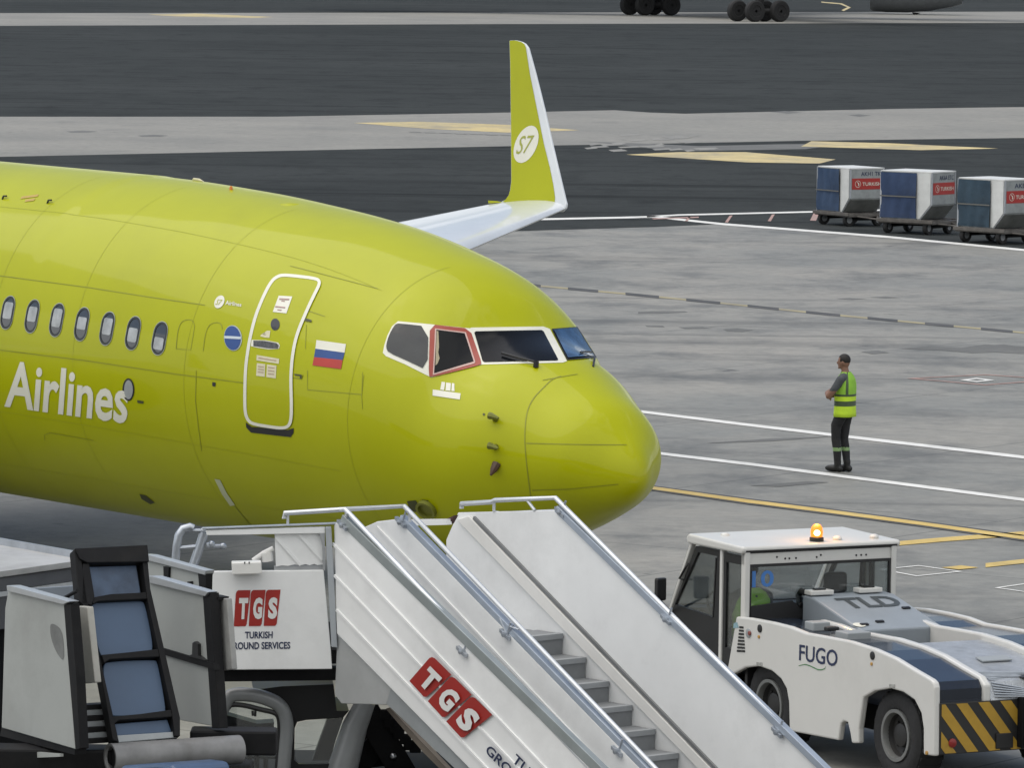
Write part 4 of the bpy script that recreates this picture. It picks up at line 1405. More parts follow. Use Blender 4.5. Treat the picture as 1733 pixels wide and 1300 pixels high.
    for v in (.86, 1.45):
        b = MB()
        b.box(fr.p(uA + .10, v, zA + .03), fr.eu * .07, fr.ev * .14, (0, 0, .025))
        ht = b.build('hood_bracket', TW, hood, bevel=.01)
        b = MB()
        b.box(fr.p(uA + .10, v, zA + .062), fr.eu * .035, fr.ev * .06, (0, 0, .008))
        b.build('grip', BLACK, ht)
    b = MB()
    b.tube([fr.p(uA - .03, .74, zA - .12), fr.p(uA - .09, .74, zA - .10), fr.p(uA - .11, .74, zA - .02), fr.p(uA - .05, .74, zA + .03), fr.p(uA + .03, .74, zA + .02)], .035, 10)
    b.build('air_duct', BLACK, t, smooth=True)
    # wheel-arch lining and chassis
    b = MB()
    uf = sd_[-1][0]
    b.prism([fr.p(uf - 1.15, .34, .40), fr.p(rear_u - .1, .34, .40), fr.p(rear_u - .1, .34, .66), fr.p(uf - 1.15, .34, .66)], fr.ev * (VW - .68))
    b.build('chassis', CHASSIS, t)
    # cab
    CABW = [fr.uz(*p, 0.) for p in z8([(225, 172), (462, 205), (452, 520), (130, 460)])]
    (uF, zF), (uR, zR), (uRb, zRb), (uFb, zFb) = CABW
    zroof = (zF + zR) / 2
    V0, V1 = .03, 1.86
    zb = zRb
    zsill = .52
    # pillars
    def pillar(u0, z0, u1, z1, v, w_, name, m, dv=.05):
        b = MB()
        b.prism([fr.p(u0 - w_ / 2, v, z0), fr.p(u0 + w_ / 2, v, z0), fr.p(u1 + w_ / 2, v, z1), fr.p(u1 - w_ / 2, v, z1)], fr.ev * dv)
        return b.build(name, m, t, bevel=.008)
    uSf = uFb - .12
    um = fr.uz(*z8([(360, 400)])[0], 0.)[0]
    for v, dv in ((V0, .06), (V1 - .06, .06)):
        pillar(uR, zb - .06, uR, zroof - .02, v, .085, 'rear_pillar', TW, dv)
        pillar(uFb, zFb - .05, uF + .02, zroof - .02, v, .045, 'front_pillar', TW, dv)
        pillar(um, zsill, um, zroof - .02, v - .006 if v == V0 else v, .05, 'door_pillar', TW, dv)
    # near and far door: black frame with glass
    def doorset(v, far):
        o_ = [(uFb + .03, zFb), (uF + .09, zroof - .07), (um - .03, zroof - .07), (um - .03, zsill), (uFb - .02, zsill)]
        i_ = [(uFb + .10, zFb + .01), (uF + .14, zroof - .13), (um - .10, zroof - .13), (um - .15, zFb - .04)]
        b = MB()
        P = lambda L: [fr.p(u, v, z) for u, z in L]
        oo = P(o_[:3] + [(um - .03, zFb - .1), (uFb + .02, zFb - .1)])
        ring_o = [oo[4], oo[1], oo[2], oo[3]]
        ring_i = P([i_[0], i_[1], i_[2], i_[3]])
        for k in range(4):
            b.prism([ring_o[k], ring_o[(k + 1) % 4], ring_i[(k + 1) % 4], ring_i[k]], fr.ev * .035)
        b.prism(P([(uFb + .02, zFb - .1), (um - .03, zFb - .1), (um - .03, zsill), (uFb - .04, zsill)]), fr.ev * .035)
        dr = b.build('door', BLACK, t)
        b = MB()
        b.prism([q_ + fr.ev * .012 for q_ in ring_i], fr.ev * .006)
        b.build('pane', glass('cab_glass'), dr, recalc=True)
        b = MB()
        b.prism(P([(um - .19, zFb - .06), (um - .17, zFb - .06), (um - .12, zroof - .15), (um - .14, zroof - .15)]), fr.ev * .03)
        b.build('window_bar', BLACK, dr)
        if not far:
            b = MB()
            x0 = fr.w(*z8([(205, 350)])[0], v - .03); x1 = fr.w(*z8([(185, 345)])[0], v - .03); x2 = fr.w(*z8([(215, 290)])[0], v - .03); x3 = fr.w(*z8([(225, 275)])[0], v - .0)
            b.tube([x0, x1, x2, x3], .012, 8)
            b.build('handle', BLACK, dr, smooth=True)
        # fixed rear quarter light
        b = MB()
        o2 = P([(um + .035, zroof - .08), (uR - .045, zroof - .08), (uR - .045, zb), (uR - .075, zsill + .2), (um + .035, zsill)])
        i2 = P([(um + .085, zroof - .17), (uR - .055, zroof - .17), (uR - .055, zb + .02), (uR - .085, zb - .35), (um + .085, zb - .35)])
        n = 5
        for k in range(n):
            b.prism([o2[k], o2[(k + 1) % n], i2[(k + 1) % n], i2[k]], fr.ev * .035)
        qf = b.build('quarter_light', BLACK, t)
        b = MB()
        b.prism([q_ + fr.ev * .012 for q_ in i2], fr.ev * .006)
        b.build('pane', glass('cab_glass'), qf)
    doorset(V0 + .01, False)
    doorset(V1 - .05, True)
    # windscreen and rear screen
    b = MB()
    b.prism([fr.p(uFb, V0 + .1, zFb), fr.p(uFb, V1 - .1, zFb), fr.p(uF + .02, V1 - .1, zroof - .06), fr.p(uF + .02, V0 + .1, zroof - .06)], fr.eu * .008)
    b.build('windscreen', glass('cab_glass'), t)
    b = MB()
    zt = zroof - .19
    b.prism([fr.p(uR, V0 + .07, zb), fr.p(uR, V1 - .07, zb), fr.p(uR, V1 - .07, zt), fr.p(uR, V0 + .07, zt)], fr.eu * .008)
    rs = b.build('rear_window', glass('cab_glass'), t)
    b = MB()
    fo = [(V0 + .06, zb - .02), (V1 - .06, zb - .02), (V1 - .06, zt + .03), (V0 + .06, zt + .03)]
    fi = [(V0 + .085, zb + .01), (V1 - .085, zb + .01), (V1 - .085, zt), (V0 + .085, zt)]
    for k in range(4):
        b.prism([fr.p(uR + .012, *fo[k]), fr.p(uR + .012, *fo[(k + 1) % 4]), fr.p(uR + .012, *fi[(k + 1) % 4]), fr.p(uR + .012, *fi[k])], fr.eu * .02)
    b.build('frame', BLACK, rs)
    b = MB()
    flat_text(b, '10', [fr.w(*p) for p in ((0, 0),)] * 4 if False else [fr.p(uR + .014, v, z) for v, z in ((V0 + .10, zt - .035), (V0 + .36, zt - .035), (V0 + .36, zt - .205), (V0 + .10, zt - .205))], .02)
    b.build('fleet_number', mat('number_blue', (.05, .17, .45), .5), rs, recalc=False)
    # cab lower walls
    b = MB()
    b.abox((0, 0, 0), (0, 0, 0)) if False else None
    b.prism([fr.p(uFb - .1, V0 + .05, zsill - .1), fr.p(uFb - .02, V0 + .05, zFb), fr.p(uFb + .02, V0 + .05, zFb), fr.p(uFb + .02, V0 + .05, zsill - .1)], fr.ev * (V1 - V0 - .1))
    b.build('front_bulkhead', BLACK, t)
    b = MB()
    b.box(fr.p((uFb + uR) / 2, (V0 + V1) / 2, zsill - .06), fr.eu * ((uR - uFb) / 2), fr.ev * ((V1 - V0) / 2 - .05), (0, 0, .05))
    b.build('cab_floor', CHASSIS, t)
    b = MB()
    b.prism([fr.p(uR - .03, V0 + .06, zsill), fr.p(uR - .03, V1 - .05, zsill), fr.p(uR - .03, V1 - .05, zb), fr.p(uR - .03, V0 + .06, zb)], fr.eu * .05)
    b.prism([fr.p(uR + .02, V0 + .08, zb - .03), fr.p(uR + .02, .95, zb - .03), fr.p(uR + .02, .72, zb + .06), fr.p(uR + .02, .60, zb + .16), fr.p(uR + .02, V0 + .08, zb + .12)], fr.eu * .02)
    b.build('rear_bulkhead', BLACK, t)
    # roof
    b = MB()
    ov = .04
    rf = [(uF - .02, zroof - .05), (uR + .02, zroof - .05), (uR + .06, zroof - .02), (uR + .05, zroof + .03), (uF + .02, zroof + .055), (uF - .04, zroof + .02)]
    b.prism([fr.p(u, V0 - ov, z) for u, z in rf], fr.ev * (V1 - V0 + 2 * ov))
    roof = b.build('roof', TW, t, bevel=.025, seg=3)
    b = MB()
    b.prism([fr.p(uR + .018, V0, zt + .03), fr.p(uR + .018, V1, zt + .03), fr.p(uR + .018, V1, zroof - .02), fr.p(uR + .018, V0, zroof - .02)], -fr.eu * .05)
    hdr = b.build('header_panel', TW, t)
    b = MB()
    b.prism([fr.p(uR + .03, V0 - .0, zroof - .045), fr.p(uR + .03, V1, zroof - .045), fr.p(uR + .055, V1, zroof - .02), fr.p(uR + .055, V0, zroof - .02)], (0, 0, .012))
    b.build('gutter', DARK, roof)
    for v in (.42, .52, .57, .65, .90, .95, 1.38, 1.44, 1.5):
        b = MB()
        b.ball(fr.p(uR + .02, v, zt + .075 + (.02 if v in (.42, .95) else 0)), .011, 5)
        b.build('bolt', BLACK, hdr)
    for v in (.3, 1.25, 1.7):
        b = MB()
        b.ball(fr.p(uF + .25 if v < .5 else uR - .15, v, zroof + .05), (.05, .05, .03), 8)
        b.build('roof_cap', TW, roof, smooth=True)
    bc = fr.p(uR - .12, .98, zroof + .035)
    b = MB()
    b.lathe(bc, (0, 0, 1), [(.075, 0), (.075, .035), (.06, .045), (.001, .045)], 18)
    be = b.build('beacon', BLACK, t, smooth=True)
    b = MB()
    b.lathe(bc + V((0, 0, .045)), (0, 0, 1), [(.062, 0), (.066, .05), (.058, .095), (.035, .125), (.001, .135)], 18)
    b.build('lamp', mat('amber_lamp', (.5, .13, .01), .3, emit=(1, .27, .02), es=1.1), be, smooth=True)
    b = MB()
    b.ball(bc + V((.0, -.045, .09)), .036, 8)
    b.build('bulb', mat('amber_bulb', (1, .8, .4), .3, emit=(1, .7, .25), es=6.), be, smooth=True)
    bl_ = bpy.data.lights.new('beacon_light', 'POINT'); bl_.energy = 6; bl_.color = (1, .45, .08); bl_.shadow_soft_size = .05
    bo = bpy.data.objects.new('beacon_light', bl_); link(bo, be); bo.location = bc + V((0, 0, .22)) - wloc(be)
    # seats, far pillar struts, steering wheel
    for v in (.48, 1.32):
        b = MB()
        cu_ = uR - .42
        zs_ = zb + .17 if v > 1 else zb - .06
        b.prism([fr.p(cu_, v - .22, zb - .35), fr.p(cu_ + .10, v - .22, zb - .35), fr.p(cu_ + .16, v - .22, zs_), fr.p(cu_ + .06, v - .22, zs_)], fr.ev * .44)
        st = b.build('seat', BLACK, t, bevel=.04, seg=3)
        if v < 1: continue
        b = MB()
        b.box(fr.p(cu_ + .13, v, zb + .28), fr.eu * .05, fr.ev * .13, (0, 0, .11))
        b.build('headrest', BLACK, st, bevel=.04, seg=3)
        b = MB()
        b.box(fr.p(cu_ - .18, v, zb - .38), fr.eu * .26, fr.ev * .22, (0, 0, .05))
        b.build('cushion', BLACK, st, bevel=.03)
    sc_ = fr.p(uFb + .36, .48, zb - .02)
    ax = (fr.eu * .75 + V((0, 0, .66))).normalized()
    b = MB()
    a_ = ax.orthogonal().normalized(); c_ = ax.cross(a_)
    b.tube([sc_ + (a_ * math.cos(k * math.pi / 12) + c_ * math.sin(k * math.pi / 12)) * .19 for k in range(25)], .016, 8)
    b.tube([sc_ - a_ * .18, sc_ + a_ * .18], .014, 6); b.tube([sc_, sc_ - ax * .5], .025, 8)
    b.build('steering_wheel', BLACK, t, smooth=True)
    b = MB()
    b.box(fr.p(uFb + .14, .95, zb - .16), fr.eu * .14, fr.ev * .8, (0, 0, .12))
    b.build('dashboard', BLACK, t, bevel=.03)
    # mirror
    m0 = fr.w(*z8([(132, 440)])[0], V0 - .02)
    mc = fr.w(*z8([(100, 392)])[0], V0 - .22)
    b = MB()
    b.tube([fr.p(uFb + .03, V0, zFb - .08), mc + V((0, 0, -.12)), mc], .014, 8)
    mr = b.build('mirror_arm', BLACK, t)
    b = MB()
    b.box(mc, fr.ev * .07 - fr.eu * .02, fr.eu * .035, (0, 0, .12))
    b.build('mirror', BLACK, mr, bevel=.02, seg=3)
    # fittings on the near side
    def disc(zx, zy, r, m, name, v=-.004, par=None, depth=.008):
        c = fr.w(*z8([(zx, zy)])[0], v)
        b = MB()
        b.lathe(c + fr.ev * .004, -fr.ev, [(r, -.004), (r, depth), (r * .8, depth + .004), (.001, depth + .004)], 22)
        return b.build(name, m, par or t, smooth=True)
    d1 = disc(495, 590, .048, GREYP, 'fuel_cap'); disc(499, 590, .024, mat('cap_red', (.22, .06, .05), .5), 'cap_label', -.012, d1)
    for zx, zy in ((546, 569), (1052, 691)):
        disc(zx, zy, .042, BLACK, 'lifting_hole'); disc(zx - 4, zy + 37, .018, mat('side_marker_amber', (.45, .25, .06), .35), 'side_marker')
    disc(1296, 1128, .020, mat('side_marker_amber', (.45, .25, .06), .35), 'side_marker')
    for k in range(8):
        y0 = 558 + k * 15.2
        x0_, wd_ = 456 - k * 1.6, 17 + k * 2.6
        b = MB()
        b.prism([fr.w(x, y, -.001) for x, y in z8([(x0_, y0), (x0_ + wd_, y0 + 2), (x0_ + wd_ + 1, y0 + 11), (x0_ - 1, y0 + 9)])], -fr.ev * .004)
        b.build('louvre', BLACK, t)
    for zx, zy in ((545, 729), (1141, 827)):
        b = MB()
        b.prism([fr.w(x, y, -.001) for x, y in z8([(zx - 13, zy - 9), (zx + 13, zy - 7), (zx + 13, zy + 9), (zx - 13, zy + 7)])], -fr.ev * .003)
        b.build('arch_label', mat('label_grey', (.35, .35, .33), .5, var=.5, scale=40), t)
    lg = MB()
    flat_text(lg, 'FUGO', [fr.w(x, y, -.004) for x, y in z8([(724, 637), (897, 664), (893, 740), (722, 710)])], .012)
    lo = lg.build('company_logo', NAVY, t, recalc=False)
    b = MB()
    sw = smooth_pts([(720, 737), (750, 730), (780, 742), (810, 758), (838, 752), (843, 738)], it=2)
    up_ = [(x, y - 1.0 - 3.2 * math.sin(math.pi * k / (len(sw) - 1))) for k, (x, y) in enumerate(sw)]
    b.add([fr.w(x, y, -.004) for x, y in z8(up_)] + [fr.w(x, y, -.004) for x, y in z8([(x, y + 1) for x, y in sw])], [(i, i + 1, len(sw) + i + 1, len(sw) + i) for i in range(len(sw) - 1)])
    b.build('swoosh', mat('logo_green', (.06, .20, .07), .5), lo, recalc=False)
    b = MB()
    b.prism([fr.w(x, y, -.002) for x, y in z8([(430, 545), (445, 540), (452, 565), (428, 567)])], -fr.ev * .002)
    b.build('warning_label', mat('label_blue', (.25, .40, .45), .5, var=.4, scale=60), t)
    # deck details
    for v in (.31, VW - .31):
        u0 = tp[9][0] + .02; z0 = tp[9][1] - .045
        b = MB()
        dd = V((0, 0, 0)) + fr.p(tp[10][0], 0, tp[10][1]) - fr.p(tp[9][0], 0, tp[9][1]); dd.normalize()
        nn = fr.ev.cross(dd); nn = nn if nn.z > 0 else -nn
        c = fr.p(u0, v, z0) + nn * .006 + dd * .03
        b.add([c + (fr.ev * math.cos(a) + dd * math.sin(a)) * .075 for a in (2 * math.pi * k / 20 for k in range(20))], [tuple(range(20))])
        b.build('round_label', DECALW, t, recalc=False)
        b = MB()
        b.box(fr.p(rear_u - .012, v - .02, tp[-1][1] - .22), fr.eu * .01, fr.ev * .10, (0, 0, .03))
        b.build('rear_lamp', mat('lamp_red_dark', (.10, .02, .02), .3), t, bevel=.005)
    b = MB()
    b.box(fr.p(tp[5][0] + .1, .32, tp[5][1] - .01), fr.eu * .12, fr.ev * .14, (0, 0, .05))
    b.build('deck_box', GREYP, t, bevel=.01)
    b = MB()
    b.box(fr.p(tp[3][0] + .05, .30, tp[3][1] + .0), fr.eu * .09, fr.ev * .10, (0, 0, .045))
    b.build('deck_box', GREYP, t, bevel=.01)
    b = MB()
    b.box(fr.p(tp[4][0] + .02, .30, tp[4][1] + .03), fr.eu * .04, fr.ev * .07, (0, 0, .02))
    b.build('deck_vent', BLACK, t, bevel=.01)
    # striped rear bumper
    YS = mat('bumper_yellow', (.40, .24, .025), .5, var=.2, scale=4, dirt=.35)
    BK = mat('bumper_black', (.016, .016, .016), .5, var=.3, dirt=.1)
    ub = rear_u + .025
    zt_, zb_ = fr.uz(*z8([(1335, 908)])[0])[1], fr.uz(*z8([(1335, 1140)])[0])[1]
    b = MB()
    b.prism([fr.p(ub, .06, zb_), fr.p(ub, VW - .06, zb_), fr.p(ub, VW - .06, zt_), fr.p(ub, .06, zt_)], -fr.eu * .12)
    bp_ = b.build('bumper', BK, t, bevel=.006)
    hgt = zt_ - zb_
    def clip(poly, lo, hi):
        for sgn, lim in ((1, lo), (-1, hi)):
            o2 = []
            for i in range(len(poly)):
                a, c = poly[i], poly[(i + 1) % len(poly)]
                ia, ic = sgn * (a[0] - lim) >= 0, sgn * (c[0] - lim) >= 0
                if ia: o2.append(a)
                if ia != ic:
                    f = (lim - a[0]) / (c[0] - a[0])
                    o2.append((lim, a[1] + (c[1] - a[1]) * f))
            poly = o2
        return poly
    for sgn, lo, hi in ((1, .07, 1.0), (-1, 1.2, VW - .07)):
        for k in range(-4, 9):
            v0 = (.07 if sgn > 0 else VW - .07) + sgn * (k * .255 - .09)
            pl3 = [(v0, zt_ - .01), (v0 + sgn * .13, zt_ - .01), (v0 + sgn * (.13 + hgt * .78), zb_ + .01), (v0 + sgn * hgt * .78, zb_ + .01)]
            pl3 = clip(pl3, lo, hi)
            if len(pl3) > 2:
                b = MB()
                b.poly([fr.p(ub + .004, v, z) for v, z in pl3])
                b.build('warning_stripe', YS, bp_, recalc=False)
    b = MB()
    b.box(fr.p(ub - .03, .80, zb_ + .10), fr.eu * .05, fr.ev * .10, (0, 0, .075))
    b.build('step_recess', BLACK, bp_, bevel=.008)
    b = MB()
    b.lathe(fr.p(ub, .20, zb_ + .11), fr.eu, [(.045, 0), (.045, .012), (.03, .02), (.001, .022)], 16)
    b.build('reflector', mat('reflector_red', (.22, .015, .012), .3), bp_, smooth=True)
    b = MB()
    for z in (zb_ + .12, zb_ + .30, zb_ + .46):
        b.box(fr.p(ub + .14, 1.10, z), fr.eu * .15, fr.ev * .13, (0, 0, .025))
    b.box(fr.p(ub + .05, 1.10, zb_ + .28), fr.eu * .05, fr.ev * .15, (0, 0, .25))
    b.lathe(fr.p(ub + .2, 1.10, zb_ + .05), (0, 0, 1), [(.028, 0), (.028, .55), (.05, .56), (.05, .60), (.001, .61)], 12)
    b.build('tow_hitch', CHASSIS, t, bevel=.006)
    # wheels
    rr = 0.46
    uf_w = fr.uz(*z8([(560, 905)])[0])[0]
    for u in (-.10, uf_w - .05):
        for v in (.10, VW - .10 - .34):
            c = fr.p(u, v, rr)
            b = MB()
            b.lathe(c, fr.ev, [(.25, .06), (.27, .015), (.31, .0), (.40, .0), (.445, .03), (.46, .08), (.46, .26), (.445, .31), (.40, .34), (.27, .34), (.25, .28)], 40)
            wh = b.build('wheel', RUBBER, t, smooth=True)
            b = MB()
            for k in range(30):
                a = 2 * math.pi * k / 30
                dirv = fr.eu * math.cos(a) + V((0, 0, math.sin(a)))
                tn = fr.ev.cross(dirv)
                b.box(c + dirv * .458 + fr.ev * .17, tn * .016, fr.ev * .13, dirv * .008)
            b.build('tread', RUBBER, wh)
            b = MB()
            sg = 1 if v < 1 else -1
            f0 = c if v < 1 else c + fr.ev * .34
            b.lathe(f0, fr.ev * sg, [(.262, .02), (.262, -.004), (.228, -.004), (.215, .03), (.215, .06)], 40)
            rm = b.build('rim', mat('rim_grey', (.20, .205, .20), .5, .3, var=.2, dirt=.3), wh, smooth=True)
            b = MB()
            b.lathe(f0, fr.ev * sg, [(.217, .05), (.20, .10), (.13, .12), (.115, .06), (.07, .045), (.001, .045)], 36)
            for kk in range(8):
                a = 2 * math.pi * kk / 8
                b.ball(f0 + fr.ev * sg * .10 + (fr.eu * math.cos(a) + V((0, 0, math.sin(a)))) * .16, .014, 5)
            hb = b.build('hub', mat('hub_dark', (.025, .025, .025), .55, .2, var=.3, dirt=.2), wh, smooth=True)
    # driver, seated, seen from behind
    pr = empty('person', (0, 0, 0), 0, 'tug driver in green vest sitting in the cab behind the rear window', 'person')
    ch, bl = [], []
    su = 0
    ch.append(([(0, 0, .06), (0, -.02, .30), (0, -.01, .46)], [.14, .135, .12]))
    bl.append(((0, -.01, .38), (.20, .12, .15)))
    ch.append(([(-.15, 0, .50), (0, -.005, .54), (.15, 0, .50)], [.07, .08, .07]))
    ch.append(([(0, 0, .54), (0, .015, .62), (0, .02, .68)], [.065, .058, .054]))
    head(ch, bl, V((0, .03, .76)), (0, 1, -.05))
    for s in (-1, 1):
        ch.append(([(s * .10, 0, .04), (s * .14, .28, .06), (s * .15, .46, .06)], [.10, .085, .07]))
        ch.append(([(s * .15, .46, .06), (s * .14, .48, -.20), (s * .14, .46, -.40)], [.07, .058, .05]))
        bl.append(((s * .14, .53, -.44), (.048, .13, .05)))
        ch.append(([(s * .20, 0, .48), (s * .25, .10, .28), (s * .24, .18, .22)], [.064, .054, .046]))
        ch.append(([(s * .24, .18, .22), (s * .17, .36, .28), (s * .14, .42, .30)], [.046, .038, .03]))
        hand(ch, bl, (s * .14, .42, .30), (-s * .2, 1, .1), (0, 0, -1), curl=.7)
    body_mesh('body', ch, bl, lambda c: 0 if (c.z > .60 or (c.y > .2 and c.z > .19)) else (1 if c.z > .1 else 2), [SKIN, SHIRT, TROUS], pr, .012)
    b = MB()
    b.ball((0, .022, .785), (.084, .10, .092), 12)
    b.build('hair', HAIR, pr, smooth=True)
    b = MB()
    shell(b, [((0, 0, .04), .20, .15), ((0, -.01, .20), .20, .148), ((0, -.012, .34), .208, .145), ((0, -.01, .46), .205, .125), ((0, -.005, .535), .165, .10), ((0, 0, .585), .085, .075)], None, 32)
    b.build('hi_vis_vest', HIVIS2, pr, smooth=True)
    pr.location = fr.p(uR - .36, .34, zb - .32)
    f = -fr.eu
    pr.rotation_euler = (0, 0, math.atan2(-f.x, f.y))
build_tug()

# ================================================================== ADDED TERMINAL, unseen behind the camera, put in to shade and be mirrored in the hull
tb = empty('added_terminal', (0, -12, 0), 0, 'unseen dark terminal block added behind the camera to shade and be mirrored in the fuselage', 'terminal')
b = MB(); b.abox((-170, -40, 0), (170, -12, 10.5)); b.build('wall', mat('added_terminal_wall', (.10, .10, .10), .6), tb)
b = MB()
for k in range(2):
    b.abox((-168, -12, 1.2 + k * 4.8), (168, -11.9, 5.2 + k * 4.8))
b.build('added_glazing', mat('added_terminal_glass', (.015, .018, .02), .1), tb)
b = MB(); b.abox((-172, -42, 10.5), (172, -9.5, 11.2)); b.build('roof', mat('added_terminal_roof', (.2, .2, .2), .6), tb)  # roof of the added, unseen terminal

# ================================================================== PASSENGER STAIRS TRUCK
def tgs_logo(name, parent, q, off):
    """red three-block emblem with white letters; q: TL TR BR BL of the emblem; off: outward step"""
    b = MB()
    sk = .085
    blocks = []
    for i in range(3):
        u0, u1 = i * .327, i * .327 + .285
        pts = []
        for (x, y) in [(u0 - .0, 0), (u1 - .03, 0), (u1 + .0, .06), (u1 + sk, 1.), (u0 + .10, 1.), (u0 + .065, .97), (u0 + .045, .90)]:
            pts.append((x, y))
        b.poly([bil(q, x / 1.02, y) + off for x, y in pts])
    o = b.build(name, RED, parent, recalc=False)
    b = MB()
    for i, chx in enumerate('TGS'):
        x0 = (.10, .415, .745)[i]
        wch = (.20, .20, .20)[i]
        def qq(x, y): return bil(q, x / 1.02, y) + off * 2
        flat_text(b, chx, [qq(x0 + .02, .78), qq(x0 + wch + .02, .78), qq(x0 + wch, .24), qq(x0, .24)], .055)
    b.build('logo_letters', WHITE, o, recalc=False)
    return o

def build_stairs():
    z7 = zm(480, 820, .36923)
    zp = zm(270, 860, .21532)
    zk = zm(360, 1100, .20773)
    PHI = 49
    org = atdepth(953, 1073, 52.0)
    fr = Frame(org, PHI)
    VA, VB, VC = -2.48, -1.76, 0.
    t = empty('passenger_stairs', (fr.p(1, -1.2, 0).x, fr.p(1, -1.2, 0).y, 0), 0,
              'white boarding stairs truck with red block emblem, grey steps and steel handrails', 'boarding stairs')
    ev, eu = fr.ev, fr.eu
    # outer near wall
    b = MB()
    wallA = [(565, 886), (590, 884), (997, 1300), (1180, 1487), (1180, 1620), (1010, 1520), (797, 1304), (570, 1073)]
    b.prism(fr.ws(wallA, VA), ev * .05)
    wa = b.build('outer_side_panel', STAIRW, t, bevel=.006)
    for (x0, y0), (x1, y1) in (((228, 272), (1430, 1545)), ((235, 418), (1400, 1640)), ((245, 576), (1300, 1690))):
        b = MB()
        p0, p1 = z7([(x0, y0), (x1, y1)])
        a0, a1 = fr.w(*p0, VA), fr.w(*p1, VA)
        up_ = (a1 - a0).cross(ev).normalized()
        b.box((a0 + a1) / 2 - ev * .006, (a1 - a0) / 2, up_ * .011, ev * .008)
        b.build('rib', STAIRW, wa)
    q = fr.ws(z7([(672, 770), (962, 1056), (848, 1192), (584, 902)]), VA)
    tgs_logo('company_emblem', wa, q, -ev * .018)
    q_e = V((.70, .714)); q_g = V((.55, -.835))
    def txt(mb, s_, o, h, wd):
        o = V(o)
        pts = [o + q_g * h, o + q_g * h + q_e * wd, o + q_e * wd, o]
        flat_text(mb, s_, [fr.w(*z7([(p.x, p.y)])[0], VA) - ev * .018 for p in pts], .02)
    b = MB(); txt(b, 'GROUND SERVICES', (930, 1226), 42, 640); b.build('lettering', NAVY, wa, recalc=False)
    b = MB(); txt(b, 'TURKISH', (1053, 1268), 42, 300); b.build('lettering', NAVY, wa, recalc=False)
    # top strip on the outer wall
    def strip(name, p0, p1, v, wpx, m, th, par=None):
        """flat bar lying along an edge given in the photo; wpx: its width downwards"""
        a0, a1 = fr.w(*p0, v), fr.w(*p1, v)
        up_ = (a1 - a0).cross(ev).normalized()
        if up_.z < 0: up_ = -up_
        k = wpx / 195
        b = MB()
        b.box((a0 + a1) / 2 + up_ * k / 2 + ev * th / 2, (a1 - a0) / 2, up_ * k / 2, ev * th / 2)
        return b.build(name, m, par or t, bevel=.004)
    def ext(p0, p1, k=1.4):
        return (p0[0] + (p1[0] - p0[0]) * k, p0[1] + (p1[1] - p0[1]) * k)
    strip('top_channel', (574, 886), ext((574, 886), (997, 1300)), VA - .01, 17, mat('channel_grey', (.30, .33, .33), .35, .3, var=.15), .07)
    strip('top_channel', (585, 884), ext((585, 884), (1010, 1300)), VA + .02, 6, GALV, .05)
    # second near wall
    b = MB()
    wallB = [(600, 900), (638, 883), (672, 879), (1056, 1274), (1260, 1484), (1260, 1600), (1000, 1400), (600, 1000)]
    b.prism(fr.ws(wallB, VB - .06), ev * .05)
    wb = b.build('inner_side_panel', STAIRW, t, bevel=.006)
    b = MB()
    p0, p1 = z7([(430, 195), (1700, 1540)])
    a0, a1 = fr.w(*p0, VB - .06), fr.w(*p1, VB - .06)
    up_ = (a1 - a0).cross(ev).normalized()
    b.box((a0 + a1) / 2 - ev * .006, (a1 - a0) / 2, up_ * .011, ev * .008)
    b.build('rib', STAIRW, wb)
    CHB = mat('channel_blue_grey', (.38, .43, .50), .3, .3, var=.12)
    strip('top_channel', (674, 881), ext((674, 881), (1057, 1275)), VB - .06, 11, CHB, .07)
    # far wall
    b = MB()
    wallC = [(775, 868), (938, 864), (1381, 1298), (1520, 1434), (1500, 1560), (1250, 1468), (755, 955), (755, 914)]
    b.prism(fr.ws(wallC, VC), ev * .05)
    wc = b.build('far_side_panel', STAIRW, t, bevel=.006)
    strip('top_channel', (938, 866), ext((938, 866), (1381, 1300)), VC - .03, 12, CHB, .07)
    z4_ = zm(850, 1040, .20196)
    g0, g1_ = (804, 876), (1215, 1303)
    b = MB()
    a0, a1 = fr.w(*g0, VC), fr.w(*ext(g0, g1_, 1.3), VC)
    up_ = (a1 - a0).cross(ev).normalized()
    if up_.z < 0: up_ = -up_
    b.box((a0 + a1) / 2 - ev * .012, (a1 - a0) / 2, up_ * .014, ev * .012)
    b.build('guide_rail', mat('guide_grey', (.20, .205, .21), .5, .2, var=.2), wc)
    b = MB()
    s0, s1 = (760, 905), (1180, 1305)
    b.prism(fr.ws([(793, 874), ext((793, 874), (1198, 1297), 1.3), ext((772, 880), (1176, 1297), 1.3), (772, 880)], VC - .03), ev * .03)
    b.build('kick_skirt', CREAM, wc, bevel=.005)
    # steps
    for k in range(0, 11):
        px, py = 953 + 39.1 * k, 1073 + 40.5 * k
        u, z = fr.uz(px, py, VC)
        u1, z1 = fr.uz(px + 39.1, py + 40.5, VC)
        b = MB()
        b.prism([fr.p(u + .012, VB + .005, z - .035), fr.p(u, VB + .005, z - .035), fr.p(u, VB + .005, z1 - .05), fr.p(u - .05, VB + .005, z1 - .05), fr.p(u - .34, VB + .005, z - .05), fr.p(u - .34, VB + .005, z), fr.p(u + .005, VB + .005, z), fr.p(u + .012, VB + .005, z - .006)], ev * (-VB - .012))
        st = b.build('step', STEPG, t)
        b = MB()
        b.prism([fr.p(u + .016, VB + .01, z - .042), fr.p(u + .016, VB + .01, z + .004), fr.p(u - .05, VB + .01, z + .004), fr.p(u - .05, VB + .01, z + .0), fr.p(u + .0125, VB + .01, z - .001), fr.p(u + .0125, VB + .01, z - .042)], ev * (-VB - .022))
        b.build('nosing', STEPL, st)
        b = MB()
